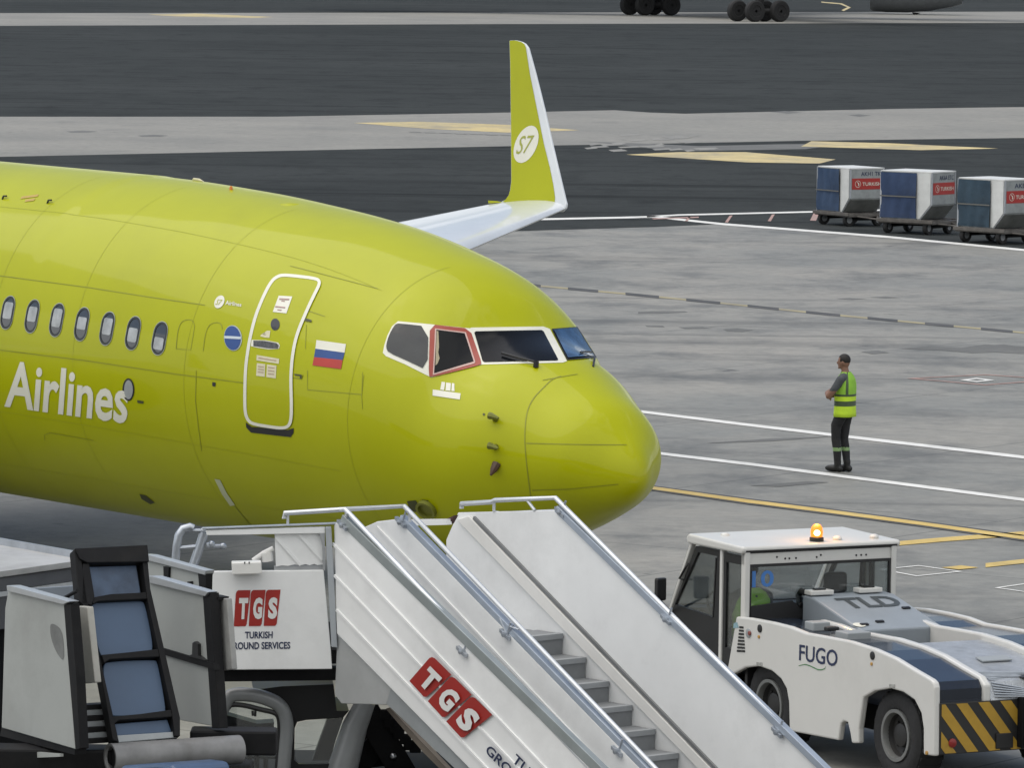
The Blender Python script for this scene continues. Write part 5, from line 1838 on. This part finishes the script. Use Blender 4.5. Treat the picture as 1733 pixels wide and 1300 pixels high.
        for rz_ in (.045, .075, .105, .135, .165):
            if z - rz_ > z1 + .0:
                b.box(fr.p(u + .002, VB / 2, z - rz_), eu * .003, ev * (-VB / 2 - .02), (0, 0, .003))
    # stringer and skirt plates below the outer wall
    b = MB()
    b.prism(fr.ws(z7([(490, 935), (470, 1008), (810, 1330), (1100, 1620), (1130, 1560), (860, 1310)]), VA + .03), ev * .06)
    b.build('stringer', GREYP, t, bevel=.006)
    b = MB()
    b.prism(fr.ws(z7([(245, 690), (234, 965), (264, 1006), (470, 1012), (492, 936)]), VA + .035), ev * .04)
    b.build('skirt_plate', mat('skirt_grey', (.40, .41, .41), .45, var=.08, dirt=.3), t, bevel=.006)
    b = MB()
    b.prism(fr.ws(z7([(468, 1030), (486, 1024), (640, 1190), (860, 1420), (840, 1430), (640, 1230)]), VA + .20), ev * .05)
    b.build('lift_rack', mat('rack_brown', (.20, .17, .14), .6, .3, var=.3), t)
    # handrails
    def rail(name, pts, r, m=None, n=10):
        b = MB()
        b.tube(pts, r, n)
        return b.build(name, m or mat('rail_steel_white', (.62, .64, .66), .28, .4, var=.1), t, smooth=True)
    W = fr.w
    r1a, r1b = W(584, 862, VA + .02), W(*ext((584, 862), (1000, 1304), 1.3), VA + .02)
    r2a, r2b = W(684, 857, VB - .02), W(*ext((684, 857), (1080, 1271), 1.35), VB - .02)
    r3a, r3b = W(940, 843, VC), W(*ext((940, 843), (1393, 1300), 1.25), VC)
    PQ = fr.w(565, 1000, VA)
    qf = Frame(PQ, -4)
    c0 = W(575, 863, VA + .02)
    rail('handrail', [qf.w(481, 878, .05), qf.w(481, 869, .05), c0, r1a, r1b], .022)
    rail('handrail', [c0, r2a, r2b], .022)
    rail('handrail', [W(781, 861, VC), W(781, 853, VC), W(832, 850, VC), W(838, 847, VC), r3a, r3b], .022)
    for px, py, v in ((487, 870, 0), ):
        rail('rail_post', [qf.w(487, 869, .05), qf.w(487, 889, .05)], .012)
    for a, c, v in (((586, 864), (586, 888), VA + .02), ((692, 866), (694, 884), VB - .02), ((893, 848), (905, 864), VC), ((836, 848), (836, 866), VC)):
        rail('rail_post', [W(*a, v), W(*c, v)], .014)
    rail('mid_rail', [W(836, 866, VC + .02), W(848, 868, VC + .02), W(938, 864, VC + .02)], .010)
    def bracket(px, py, v):
        c = W(px, py, v)
        b = MB()
        a0 = W(px - 12, py - 12, v) - c
        b.box(c - ev * .02, a0 * .6, (0, 0, .014), ev * .02)
        b.lathe(c - ev * .05, ev, [(.001, 0), (.024, .005), (.026, .06)], 12)
        b.tube([c, c + V((0, 0, .13)) - a0 * .5], .010, 6)
        b.build('rail_bracket', GALV, t)
    for px, py, v in ((583, 889, VA), (785, 1103, VA), (681, 884, VB - .06), (858, 1074, VB - .06), (1047, 1272, VB - .06), (951, 867, VC), (1130, 1049, VC - .02), (1318, 1240, VC - .02)):
        bracket(px, py, v)
    for (x0, y0), (x1, y1) in (((846, 1047), (858, 1074)), ((870, 1058), (858, 1074)), ((862, 1060), (878, 1066)), ((795, 1090), (785, 1103))):
        rail('link_rod', [W(x0, y0, VB - .06), W(x1, y1, VB - .06)], .008, GALV, 6)
    # platform with its panelled front
    pw = lambda pts, v=0.: qf.ws(zp(pts), v)
    b = MB()
    b.prism(pw([(370, 500), (1290, 490), (1345, 1095), (1357, 1268), (440, 1275), (300, 1270), (290, 500)]), qf.ev * .05)
    fp = b.build('front_panel', STAIRW, t, bevel=.006)
    b = MB()
    b.prism(pw([(360, 175), (1300, 148), (1300, 200), (372, 216)]), qf.ev * .05)
    b.build('top_beam', STAIRW, t, bevel=.005)
    b = MB()
    b.prism(pw([(335, 158), (1400, 118), (1405, 130), (335, 172)], -.01), qf.ev * .08)
    b.build('capping', GALV, t, bevel=.004)
    b = MB()
    b.prism(pw([(905, 200), (1285, 198), (1285, 445), (1240, 450), (1215, 440), (1180, 452), (1150, 442), (1110, 452), (1060, 445), (1010, 456), (960, 452), (915, 462)], .04), qf.ev * .03)
    ub = b.build('upper_panel', STAIRW, t)
    b = MB()
    b.prism(pw([(1255, 198), (1300, 198), (1300, 492), (1285, 492), (1280, 300)], .0), qf.ev * .04)
    b.prism(pw([(900, 455), (1290, 455), (1290, 492), (900, 492)], .05), qf.ev * .02)
    b.build('panel_frame', mat('frame_grey', (.33, .34, .35), .45, var=.1), t)
    for (x0, y0), (x1, y1) in (((915, 230), (1110, 450)), ((1090, 200), (1280, 410))):
        b = MB()
        a0, a1 = qf.w(*zp([(x0, y0)])[0], .035), qf.w(*zp([(x1, y1)])[0], .035)
        up_ = (a1 - a0).cross(qf.ev).normalized()
        b.box((a0 + a1) / 2, (a1 - a0) / 2, up_ * .012, qf.ev * .01)
        b.build('rib', STAIRW, ub)
    b = MB()
    b.prism(pw([(1303, 150), (1350, 148), (1398, 1100), (1352, 1095)], -.02), qf.ev * .07)
    b.build('corner_post', mat('post_blue_grey', (.44, .47, .50), .4, .2, var=.08), t, bevel=.006)
    b = MB()
    b.prism(pw([(567, 432), (800, 425), (805, 518), (572, 526)], -.16), qf.ev * .16)
    cb = b.build('control_box', CREAM, t, bevel=.008)
    for x in (665, 700):
        b = MB()
        b.prism(pw([(x, 424), (x + 9, 424), (x + 9, 440), (x, 440)], -.165), qf.ev * .01)
        b.build('switch', BLACK, cb)
    b = MB()
    b.tube([qf.w(*zp([(735, 415)])[0], .1), qf.w(*zp([(820, 355)])[0], .1), qf.w(*zp([(895, 318)])[0], .1)], .022, 8)
    b.tube([qf.w(*zp([(840, 350)])[0], .1), qf.w(*zp([(850, 420)])[0], .1)], .05, 8)
    b.build('actuator', CREAM, t, smooth=True)
    q = pw([(590, 645), (975, 645), (940, 930), (583, 930)])
    tgs_logo('company_emblem', fp, [V(p) for p in pw([(583, 648), (950, 643), (950, 927), (583, 932)])], -qf.ev * .004)
    b = MB(); flat_text(b, 'TURKISH', [p - qf.ev * .004 for p in pw([(672, 972), (890, 970), (888, 1024), (672, 1026)])], .025); b.build('lettering', NAVY, fp, recalc=False)
    b = MB(); flat_text(b, 'GROUND SERVICES', [p - qf.ev * .004 for p in pw([(540, 1056), (1028, 1052), (1028, 1106), (540, 1112)])], .025); b.build('lettering', NAVY, fp, recalc=False)
    # platform floor and far side, reaching back to the far wall
    zt, zbm = qf.w(*zp([(800, 500)])[0]).z, qf.w(*zp([(800, 1265)])[0]).z
    pL = qf.w(*zp([(330, 900)])[0]); pR = fr.w(568, 1000, VA + .1)
    far = ev * .66
    zfl = fr.uz(953 - 39.1 * 4, 1073 - 40.5 * 4, VC)[1]
    b = MB()
    def atz(p, z): return V((p.x, p.y, z))
    b.prism([atz(pL, zbm + .02) + qf.ev * .06, atz(pR, zbm + .02) + qf.ev * .06, atz(pR, zbm + .02) + far, atz(pL, zbm + .02) + far], (0, 0, .12))
    b.build('platform_floor', CHASSIS, t)
    b = MB()
    b.prism([atz(pL, zbm - .13) + qf.ev * .1, atz(pR, zbm - .13) + qf.ev * .1, atz(pR, zbm - .13) + far * .98, atz(pL, zbm - .13) + far * .98], (0, 0, .10))
    b.build('platform_frame', CHASSIS, t)
    b = MB()
    uS, zS = fr.uz(953, 1073, VC)
    b.prism([fr.p(uS - .30, VB, zS - .10), fr.p(uS - 1.7, VB, zS - .10), fr.p(uS - 1.7, VC, zS - .10), fr.p(uS - .30, VC, zS - .10)], (0, 0, .09))
    b.build('landing', STEPG, t)
    b = MB()
    b.prism([atz(pL, zbm + .15) + far, atz(pR, zbm + .15) + far, atz(pR, zbm + .35) + far, atz(pL, zbm + .35) + far], ev * .05)
    b.build('far_guard', mat('guard_dark', (.05, .052, .055), .5, var=.2), t)
    b = MB()
    b.prism(fr.ws(z7([(568, 162), (745, 160), (748, 186), (592, 190)]), VC - .4), ev * .06)
    b.build('cross_beam', STAIRW, t)
    b = MB()
    b.prism(fr.ws(z7([(745, 160), (782, 142), (760, 182), (742, 186)]), VC - .35), ev * .05)
    b.build('buffer_end', mat('buffer_brown', (.06, .02, .018), .6), t)
    # steel access ladder at the platform's left
    lad = lambda x, y, v=.15: qf.w(*zp([(x, y)])[0], v)
    b = MB()
    b.tube([lad(125, 420), lad(135, 300), lad(150, 215), lad(185, 165), lad(240, 150), lad(265, 162)], .036, 12)
    ld = b.build('grab_hoop', GALV, t, smooth=True)
    b = MB()
    b.tube([lad(262, 460), lad(310, 320), lad(350, 195)], .04, 12)
    b.build('ladder_stile', GALV, t, smooth=True)
    for a, c in (((140, 318), (305, 302)), ((370, 300), (500, 302)), ((160, 175), (345, 180)), ((370, 290), (410, 285))):
        b = MB()
        b.tube([lad(*a), lad(*c)], .018, 8)
        b.ball(lad(*c), .03, 6)
        b.build('rung', GALV, t, smooth=True)
    # truck underneath: cab, lifting scissor, chassis
    KQ = Frame(qf.p(0, .35, 0), -4)
    kw = lambda pts, v=0.: KQ.ws(zk(pts), v)
    CABG = mat('cab_grey', (.20, .21, .215), .4, var=.1, coat=.3, dirt=.25)
    CABD = mat('cab_dark', (.009, .009, .010), .45, spec=.3, var=.25, dirt=.1)
    b = MB()
    fr_pts = smooth_pts([(70, 500), (92, 455), (130, 385), (190, 362), (330, 368), (460, 405), (545, 450), (592, 530), (605, 640), (590, 800), (575, 1000), (560, 1250)], it=2)
    b.tube(kw(fr_pts), .062, 12)
    wf = b.build('windscreen_frame', CABG, t, smooth=True)
    b = MB()
    b.tube(kw(smooth_pts([(125, 478), (145, 448), (250, 452), (400, 492), (500, 512), (540, 545), (548, 640), (530, 900), (515, 1200)], it=2), .0), .022, 8)
    b.build('rubber_seal', BLACK, wf, smooth=True)
    b = MB()
    b.prism(kw([(90, 470), (140, 400), (330, 380), (470, 420), (560, 480), (585, 640), (560, 1200), (40, 1200), (40, 520)], .02), KQ.ev * .008)
    b.build('windscreen', glass('cab_glass'), t)
    b = MB()
    b.tube([kw([(325, 500)], -.02)[0], kw([(327, 540)], -.02)[0]], .012, 6)
    b.tube([kw([(348, 498)], -.02)[0], kw([(346, 545)], -.02)[0]], .012, 6)
    b.build('mirror_stay', BLACK, t)
    b = MB()
    b.prism(kw([(60, 520), (360, 605), (500, 595), (492, 790), (290, 800), (290, 700), (130, 640), (60, 690)], .5), KQ.ev * .25)
    b.build('dashboard', CABD, t)
    b = MB()
    c = kw([(430, 880)], .6)[0]
    ring = [c + KQ.eu * math.cos(2 * math.pi * k / 24) * .19 + (V((0, 0, 1)) * .8 + KQ.ev * .6) * math.sin(2 * math.pi * k / 24) * .19 for k in range(25)]
    b.tube(ring, .014, 8)
    b.tube([c - KQ.eu * .18, c + KQ.eu * .18], .012, 6)
    b.tube([c, c + V((0, .2, -.4))], .022, 6)
    b.build('steering_wheel', BLACK, t, smooth=True)
    b = MB()
    for x in (300, 360):
        b.tube([kw([(x, 800)], .55)[0], kw([(x - 5, 1250)], .55)[0]], .022, 8)
    b.build('column', CHASSIS, t)
    # cab side: dark body round a glazed window
    so = [(330, 330), (560, 300), (985, 283), (1010, 500), (1180, 500), (1000, 940), (990, 1250), (640, 1250), (625, 640), (590, 470), (480, 380)]
    wi = [(672, 640), (700, 598), (760, 582), (1050, 556), (1062, 600), (1000, 760), (985, 920), (960, 945), (700, 930), (672, 890)]
    b = MB()
    P = kw
    b.prism(P([(330, 330), (560, 300), (985, 283), (1010, 500), (1110, 500), (1062, 556), (760, 575), (690, 590), (640, 620), (590, 470), (480, 380)], .06), KQ.ev * .9)
    b.prism(P([(615, 560), (690, 585), (668, 640), (664, 900), (700, 935), (985, 935), (995, 1250), (615, 1250)], .06), KQ.ev * .05)
    cs = b.build('cab_side', CABD, t)
    b = MB()
    b.prism(P(wi, .08), KQ.ev * .006)
    b.build('side_window', glass('cab_glass'), cs)
    b = MB()
    b.prism(P([(935, 570), (1065, 556), (1000, 745), (955, 905), (812, 905)], .5), KQ.ev * .12)
    b.build('seat_back', CABD, t)
    b = MB()
    b.tube([P([(1250, 420)], .10)[0], P([(1160, 620)], .10)[0], P([(1020, 1100)], .10)[0]], [.085, .11, .14], 16)
    b.build('exhaust_stack', CABG, t, smooth=True)
    SC_ = KQ.p(0, .55, 0)
    def beam(a, c, w_, v, name, m):
        p0, p1 = kw([a], v)[0], kw([c], v)[0]
        up_ = (p1 - p0).cross(KQ.ev).normalized()
        b = MB()
        b.box((p0 + p1) / 2, (p1 - p0) / 2, up_ * w_, KQ.ev * .05)
        return b.build(name, m, t, bevel=.006)
    beam((1240, 480), (1700, 1250), .115, .5, 'lift_arm', CHASSIS)
    beam((1530, 560), (1130, 1000), .10, .62, 'lift_arm', CHASSIS)
    beam((1040, 940), (1560, 880), .05, .7, 'lift_arm', CHASSIS)
    beam((1240, 560), (1120, 930), .07, .8, 'lift_arm', CHASSIS)
    for x, y in ((1410, 530), (1440, 600), (1480, 640), (1515, 690), (1570, 730), (1600, 780), (1650, 800)):
        p = kw([(x, y)], .45)[0]
        b = MB()
        b.box(p, KQ.eu * .05, (0, 0, .045), KQ.ev * .03)
        b.build('rack_tooth', CHASSIS, t, bevel=.012)
    b = MB()
    b.ball(kw([(1470, 870)], .42)[0], .03, 8)
    b.build('pivot_pin', STEEL, t, smooth=True)
    b = MB()
    p0, p1 = kw([(640, 1250)], .1)[0], kw([(1700, 1250)], .1)[0]
    b.box(V(((p0.x + p1.x) / 2 - .2, p0.y + 1.1, .75)), (1.9, 0, 0), (0, .9, 0), (0, 0, .22))
    b.box(kw([(900, 1150)], .55)[0] - V((0, 0, .1)), (1.3, 0, 0), (0, .15, 0), (0, 0, .16))
    b.build('chassis', CHASSIS, t)
    for x, y in ((-1.2, .25), (1.2, .25), (-1.2, 1.95), (1.2, 1.95)):
        c = V(((p0.x + p1.x) / 2 - .2 + x, p0.y + y, .42))
        b = MB()
        b.lathe(c - V((0, .13, 0)), V((0, 1, 0)), [(.05, .03), (.22, .03), (.24, 0), (.39, 0), (.42, .05), (.42, .21), (.39, .26), (.24, .26), (.22, .23), (.05, .23)], 28)
        b.build('wheel', RUBBER, t, smooth=True)
    b = MB()
    b.tube([fr.p(5.2, VA + .3, 0.05), fr.p(3.6, VA + .3, 1.2)], .06, 8)
    b.tube([fr.p(5.2, VC - .2, 0.05), fr.p(3.6, VC - .2, 1.2)], .06, 8)
    b.build('ground_leg', CHASSIS, t)
    b = MB()
    b.prism(kw([(30, 232), (152, 232), (152, 258), (30, 262)], -.1), KQ.ev * .05)
    b.build('amber_bar', mat('amber_bar', (.45, .28, .06), .5, var=.2), t)
build_stairs()

# ================================================================== CONVEYOR LOADER (lower left)
def build_loader():
    zl = zm(0, 900, .30769)
    z6 = zm(0, 850, .34622)
    org = atdepth(121, 933, 47.5)
    fr = Frame(org, 60)
    t = empty('belt_loader', (org.x + .6, org.y + .3, 0), 0, 'belt loader with blue panels in a dark upright frame between white side guards', 'belt loader')
    GUARD = mat('guard_white', (.34, .355, .34), .45, var=.06, scale=1.4, dirt=.3)
    BLUEP = mat('belt_blue', (.06, .098, .165), .5, var=.1, scale=1.5, dirt=.12)
    DK = mat('loader_frame', (.009, .009, .010), .6, spec=.2, var=.3, scale=5, dirt=.15)
    TOPR = mat('guard_rail_alu', (.50, .52, .53), .35, .6, var=.12)
    # belt plane: across is v, falling towards the camera
    P0 = org
    top_r = hit(233, 928, org, fr.eu)
    bl = fr.p(.60, 0, 0); 
    ml = hit(207, 1258, fr.p(.75, 0, 0), fr.eu)
    bN = (top_r - org).cross(ml - org).normalized()
    if bN.dot(CAM - org) < 0: bN = -bN
    def bw(pts, off=0.):
        return [hit(x, y, org, bN) + bN * off for x, y in zl(pts)]
    def bprism(name, pts, off, th, m, par=None, bev=.006):
        b = MB()
        b.prism(bw(pts, off), bN * th)
        return b.build(name, m, par or t, bevel=bev)
    bprism('frame_post', [(392, 118), (425, 118), (470, 420), (640, 1175), (605, 1160), (520, 700), (440, 415), (420, 400)], -.04, .10, DK)
    bprism('frame_post', [(755, 100), (790, 100), (812, 330), (975, 1040), (975, 1140), (945, 1140), (930, 1010), (795, 385), (770, 200)], -.04, .10, DK)
    bprism('frame_head', [(392, 112), (790, 92), (800, 185), (460, 190), (420, 170)], -.04, .12, DK)
    bprism('frame_head', [(440, 190), (475, 190), (505, 370), (490, 420), (432, 410)], -.04, .10, DK)
    bprism('cross_bar', [(490, 375), (600, 355), (810, 345), (815, 375), (790, 383), (530, 395), (500, 410)], -.02, .07, DK)
    bprism('cross_bar', [(545, 690), (700, 675), (880, 655), (885, 700), (760, 705), (590, 715), (560, 735)], -.02, .07, DK)
    bprism('cross_bar', [(600, 1030), (760, 1015), (945, 990), (955, 1030), (800, 1040), (640, 1050), (612, 1072)], -.02, .07, DK)
    def rp(pts):
        return smooth_pts(pts, True, 2)
    bprism('belt_panel', [(462, 195), (750, 186), (775, 345), (690, 352), (510, 365), (488, 365)], -.03, .03, mat('belt_blue_worn', (.055, .085, .14), .5, var=.5, scale=3, dirt=.6))
    bprism('belt_panel', rp([(490, 400), (530, 388), (780, 378), (800, 400), (848, 645), (820, 668), (570, 690), (545, 670)]), -.03, .03, BLUEP)
    bprism('belt_panel', rp([(560, 735), (600, 715), (850, 705), (868, 720), (915, 980), (900, 1000), (620, 1020), (605, 1000)]), -.03, .03, BLUEP)
    bprism('belt_panel', [(625, 1060), (920, 1035), (945, 1105), (640, 1125)], -.03, .03, BLUEP)
    bprism('belt_tail', [(620, 1130), (960, 1108), (972, 1140), (630, 1170)], -.02, .05, GREYP)
    bprism('backing_plate', [(430, 130), (770, 110), (960, 1120), (640, 1150), (500, 500)], -.10, .05, DK)
    # roller
    ra, rb = hit(184, 1285, bw([(600, 1240)])[0], fr.eu), None
    c0 = bw([(605, 1248)])[0]
    c1 = c0 + fr.ev * 1.16
    ax = (c1 - c0).normalized()
    b = MB()
    b.lathe(c0, ax, [(.09, .02), (.10, 0), (.118, 0), (.118, (c1 - c0).length), (.001, (c1 - c0).length)], 28)
    ro = b.build('roller', mat('roller_grey', (.22, .22, .22), .5, .2, var=.25, scale=4, dirt=.5), t, smooth=True)
    b = MB()
    b.lathe(c0, ax, [(.001, .05), (.09, .05)], 20)
    b.build('roller_end', BLACK, ro)
    # side guards
    def guard(plane_o, outer, rail_pts, post, name_i):
        ff = Frame(plane_o, 60)
        b = MB()
        b.prism(ff.ws(outer), ff.ev * .04)
        g = b.build('side_guard', GUARD, t, bevel=.006)
        b = MB()
        b.prism(ff.ws(rail_pts, -.03), ff.ev * .09)
        b.build('guard_rail', TOPR, g, bevel=.005)
        b = MB()
        b.prism(ff.ws(post, -.01), ff.ev * .08)
        b.build('guard_post', DK, g, bevel=.005)
        return g, ff
    gl, fl = guard(atdepth(65, 1100, 47.0), zl([(45, 325), (355, 400), (412, 1198), (8, 1080), (28, 420)]), zl([(35, 297), (60, 297), (383, 385), (345, 402), (38, 328)]),
          zl([(350, 405), (388, 398), (420, 800), (440, 1195), (415, 1205), (375, 735)]), 0)
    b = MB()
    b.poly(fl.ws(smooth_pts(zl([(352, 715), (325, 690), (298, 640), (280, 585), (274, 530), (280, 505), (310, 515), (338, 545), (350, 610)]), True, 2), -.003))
    b.build('painted_reflection', mat('reflection_grey', (.16, .165, .16), .5, var=.4, scale=4), gl, recalc=False)  # dark reflection in the guard, painted on as a flat grey patch
    b = MB()
    b.prism(fl.ws(zl([(8, 1082), (412, 1200), (410, 1230), (0, 1125)]), .02), fl.ev * .10)
    b.build('guard_base', DK, gl)
    b = MB()
    b.prism(fl.ws(zl([(425, 410), (478, 415), (522, 832), (460, 838)]), .25), fl.ev * .06)
    b.build('chute_plate', mat('chute_cream', (.42, .41, .37), .5, var=.15, dirt=.3), t, bevel=.008)
    for a, c in (((395, 420), (435, 800)), ((415, 405), (428, 590)), ((340, 375), (425, 325))):
        b = MB()
        b.tube([fl.w(*zl([a])[0], .12), fl.w(*zl([c])[0], .12)], .016, 8)
        b.build('stay_rod', DK, t, smooth=True)
    gr, f2 = guard(atdepth(310, 1100, 47.9), z6([(722, 385), (1000, 450), (1060, 1100), (835, 1060), (790, 720)]), z6([(718, 362), (745, 362), (1018, 440), (1000, 462), (722, 395)]),
          z6([(990, 450), (1028, 445), (1072, 1108), (1035, 1108)]), 1)
    b = MB()
    b.prism(f2.ws(z6([(785, 712), (1045, 790), (1050, 822), (792, 745)]), -.02), f2.ev * .05)
    b.build('guard_bar', DK, gr)
    b = MB()
    b.prism(f2.ws(z6([(938, 745), (940, 690), (952, 682), (966, 695), (968, 750), (1000, 775), (920, 755)]), -.03), f2.ev * .04)
    b.build('latch', BLACK, gr)
    b = MB()
    b.prism(f2.ws(z6([(1052, 470), (1108, 472), (1135, 820), (1085, 825)]), .10), f2.ev * .05)
    b.build('chute_plate', mat('chute_grey', (.30, .30, .29), .5, var=.3, dirt=.3), t, bevel=.008)
    b = MB()
    b.prism(f2.ws(z6([(1020, 455), (1065, 465), (1065, 480), (1020, 475)]), .05), f2.ev * .10)
    b.build('hinge', DK, t)
    b = MB()
    b.prism(f2.ws(z6([(1040, 500), (1052, 500), (1075, 800), (1060, 805)]), .06), f2.ev * .03)
    b.build('edge_strip', GUARD, t)
    # rear pair of guard on the far side
    f3 = Frame(atdepth(300, 950, 48.8), 60)
    b = MB()
    b.prism(f3.ws(z6([(700, 270), (985, 345), (985, 440), (720, 380)])), f3.ev * .04)
    g3 = b.build('side_guard', GUARD, t)
    b = MB()
    b.prism(f3.ws(z6([(700, 255), (730, 258), (1008, 335), (1000, 358), (700, 282)]), -.03), f3.ev * .08)
    b.build('guard_rail', TOPR, g3, bevel=.005)
    b = MB()
    b.prism(f3.ws(z6([(968, 350), (1008, 345), (1005, 440), (975, 436)]), -.02), f3.ev * .06)
    b.build('guard_post', DK, g3)
    b = MB()
    b.prism(f3.ws(z6([(798, 315), (825, 320), (822, 385), (800, 380)]), -.02), f3.ev * .06)
    b.build('guard_post', DK, g3)
    b = MB()
    b.prism(f3.ws(z6([(915, 390), (928, 388), (930, 412), (914, 412)]), -.03), f3.ev * .03)
    b.build('latch', BLACK, g3)
    # base: deck slats, body and running gear below
    o2 = bw([(760, 1200)])[0]
    for k in range(7):
        b = MB()
        c = bw([(528 + k * 6, 930 + k * 31)])[0] - bN * .14
        b.box(c, fr.ev * .15, fr.eu * .05, (0, 0, .02))
        b.build('slat', GREYP if k % 2 else DK, t)
    b = MB()
    c = bw([(640, 1300)])[0]
    b.box(V((c.x, c.y + .55, c.z - .42)), (1.05, 0, 0), (0, .55, 0), (0, 0, .34))
    b.box(V((c.x - .5, c.y + .3, c.z + .02)), (.75, 0, 0), (0, .18, 0), (0, 0, .10))
    b.box(V((c.x + .9, c.y + .75, c.z + .12)), (.35, 0, 0), (0, .14, 0), (0, 0, .10))
    b.build('machine_body', DK, t, bevel=.02)
    b = MB()
    b.prism(fl.ws(zl([(92, 1205), (330, 1225), (330, 1240), (92, 1250)]), -.05), fl.ev * .03)
    b.build('trim_strip', GUARD, t)
    b = MB()
    b.prism(fr.ws(zl([(660, 1290), (860, 1275), (935, 1285), (960, 1330), (660, 1340)]), -.4), fr.ev * .5)
    b.build('bonnet', mat('bonnet_blue', (.05, .085, .16), .35, var=.15, dirt=.2), t, bevel=.03)
    b = MB()
    b.box(V((c.x, c.y + .6, .85)), (.9, 0, 0), (0, .5, 0), (0, 0, .45))
    b.build('chassis', CHASSIS, t)
    for x in (-.8, .8):
        for y in (.15, 1.05):
            cc = V((c.x + x, c.y + y, .4))
            b = MB()
            b.lathe(cc - V((0, .11, 0)), V((0, 1, 0)), [(.05, .03), (.2, .03), (.22, 0), (.37, 0), (.40, .05), (.40, .17), (.37, .22), (.22, .22), (.2, .19), (.05, .19)], 26)
            b.build('wheel', RUBBER, t, smooth=True)
build_loader()

# second machine whose flat deck shows behind the loader
def build_deck():
    zl = zm(0, 900, .30769)
    f = Frame(atdepth(60, 960, 50.5), -9)
    t = empty('cargo_loader', (f.o.x - .8, f.o.y + .6, 0), 0, 'pale flat deck of a cargo loader behind the white guard, cut by the left edge', 'cargo loader')
    zt = f.uz(*zl([(200, 215)])[0])[1]
    DKB = mat('deck_side_grey', (.075, .08, .09), .5, var=.15, dirt=.2)
    W = lambda pts, v=0.: f.ws(zl(pts), v)
    near_l, near_r = gnd(-160, 990, zt), gnd(150, 947, zt)
    far_l, far_r = gnd(-160, 894, zt), gnd(150, 948.5, zt)
    b = MB()
    b.prism([near_l, near_r, far_r, far_l], (0, 0, -.05))
    dk = b.build('deck', mat('deck_plate', (.42, .42, .41), .5, .2, var=.12, scale=3, dirt=.35), t)
    b = MB()
    b.box((far_l + far_r) / 2 + V((0, 0, .03)), (far_r - far_l) / 2, f.ev * .03, (0, 0, .03))
    b.build('deck_edge', GALV, dk)
    n2 = V((0, 0, -1))
    b = MB()
    b.prism([near_l + n2 * .055, near_r + n2 * .055, near_r + n2 * .17, near_l + n2 * .17], f.ev * .3)
    b.build('deck_beam', DKB, t)
    b = MB()
    b.prism([near_l + n2 * .175 - f.ev * .03, near_r + n2 * .175 - f.ev * .03, near_r + n2 * .215 - f.ev * .03, near_l + n2 * .215 - f.ev * .03], f.ev * .1)
    b.build('trim_strip', mat('trim_pale', (.42, .44, .45), .4, var=.1), t)
    b = MB()
    b.prism([near_l + n2 * .22, near_r + n2 * .22, near_r + n2 * .50, near_l + n2 * .50], f.ev * .3)
    b.build('side_skirt', DKB, t)
    b = MB()
    b.prism(W([(135, 318), (420, 300), (430, 400), (370, 380), (150, 330)], -.06), f.ev * .05)
    b.build('blue_panel', mat('panel_slate', (.20, .23, .27), .45, var=.12), t)
    b = MB()
    b.prism([near_l + n2 * .50 + f.ev * .3, near_r + n2 * .50 + f.ev * .3, near_r + n2 * 1.6 + f.ev * .3, near_l + n2 * 1.6 + f.ev * .3], f.ev * .7)
    b.build('machine_body', CHASSIS, t)
    for k in (.35, .8):
        c = near_l.lerp(near_r, k) + f.ev * .5
        c.z = .45
        b = MB()
        b.lathe(c - f.ev * .13, f.ev, [(.05, .03), (.22, .03), (.42, 0), (.45, .05), (.45, .21), (.42, .26), (.05, .26)], 26)
        b.build('wheel', RUBBER, t, smooth=True)
        b = MB()
        b.box(c + V((0, 0, .75)), f.eu * .1, f.ev * .1, (0, 0, .7))
        b.build('support', CHASSIS, t)
build_deck()
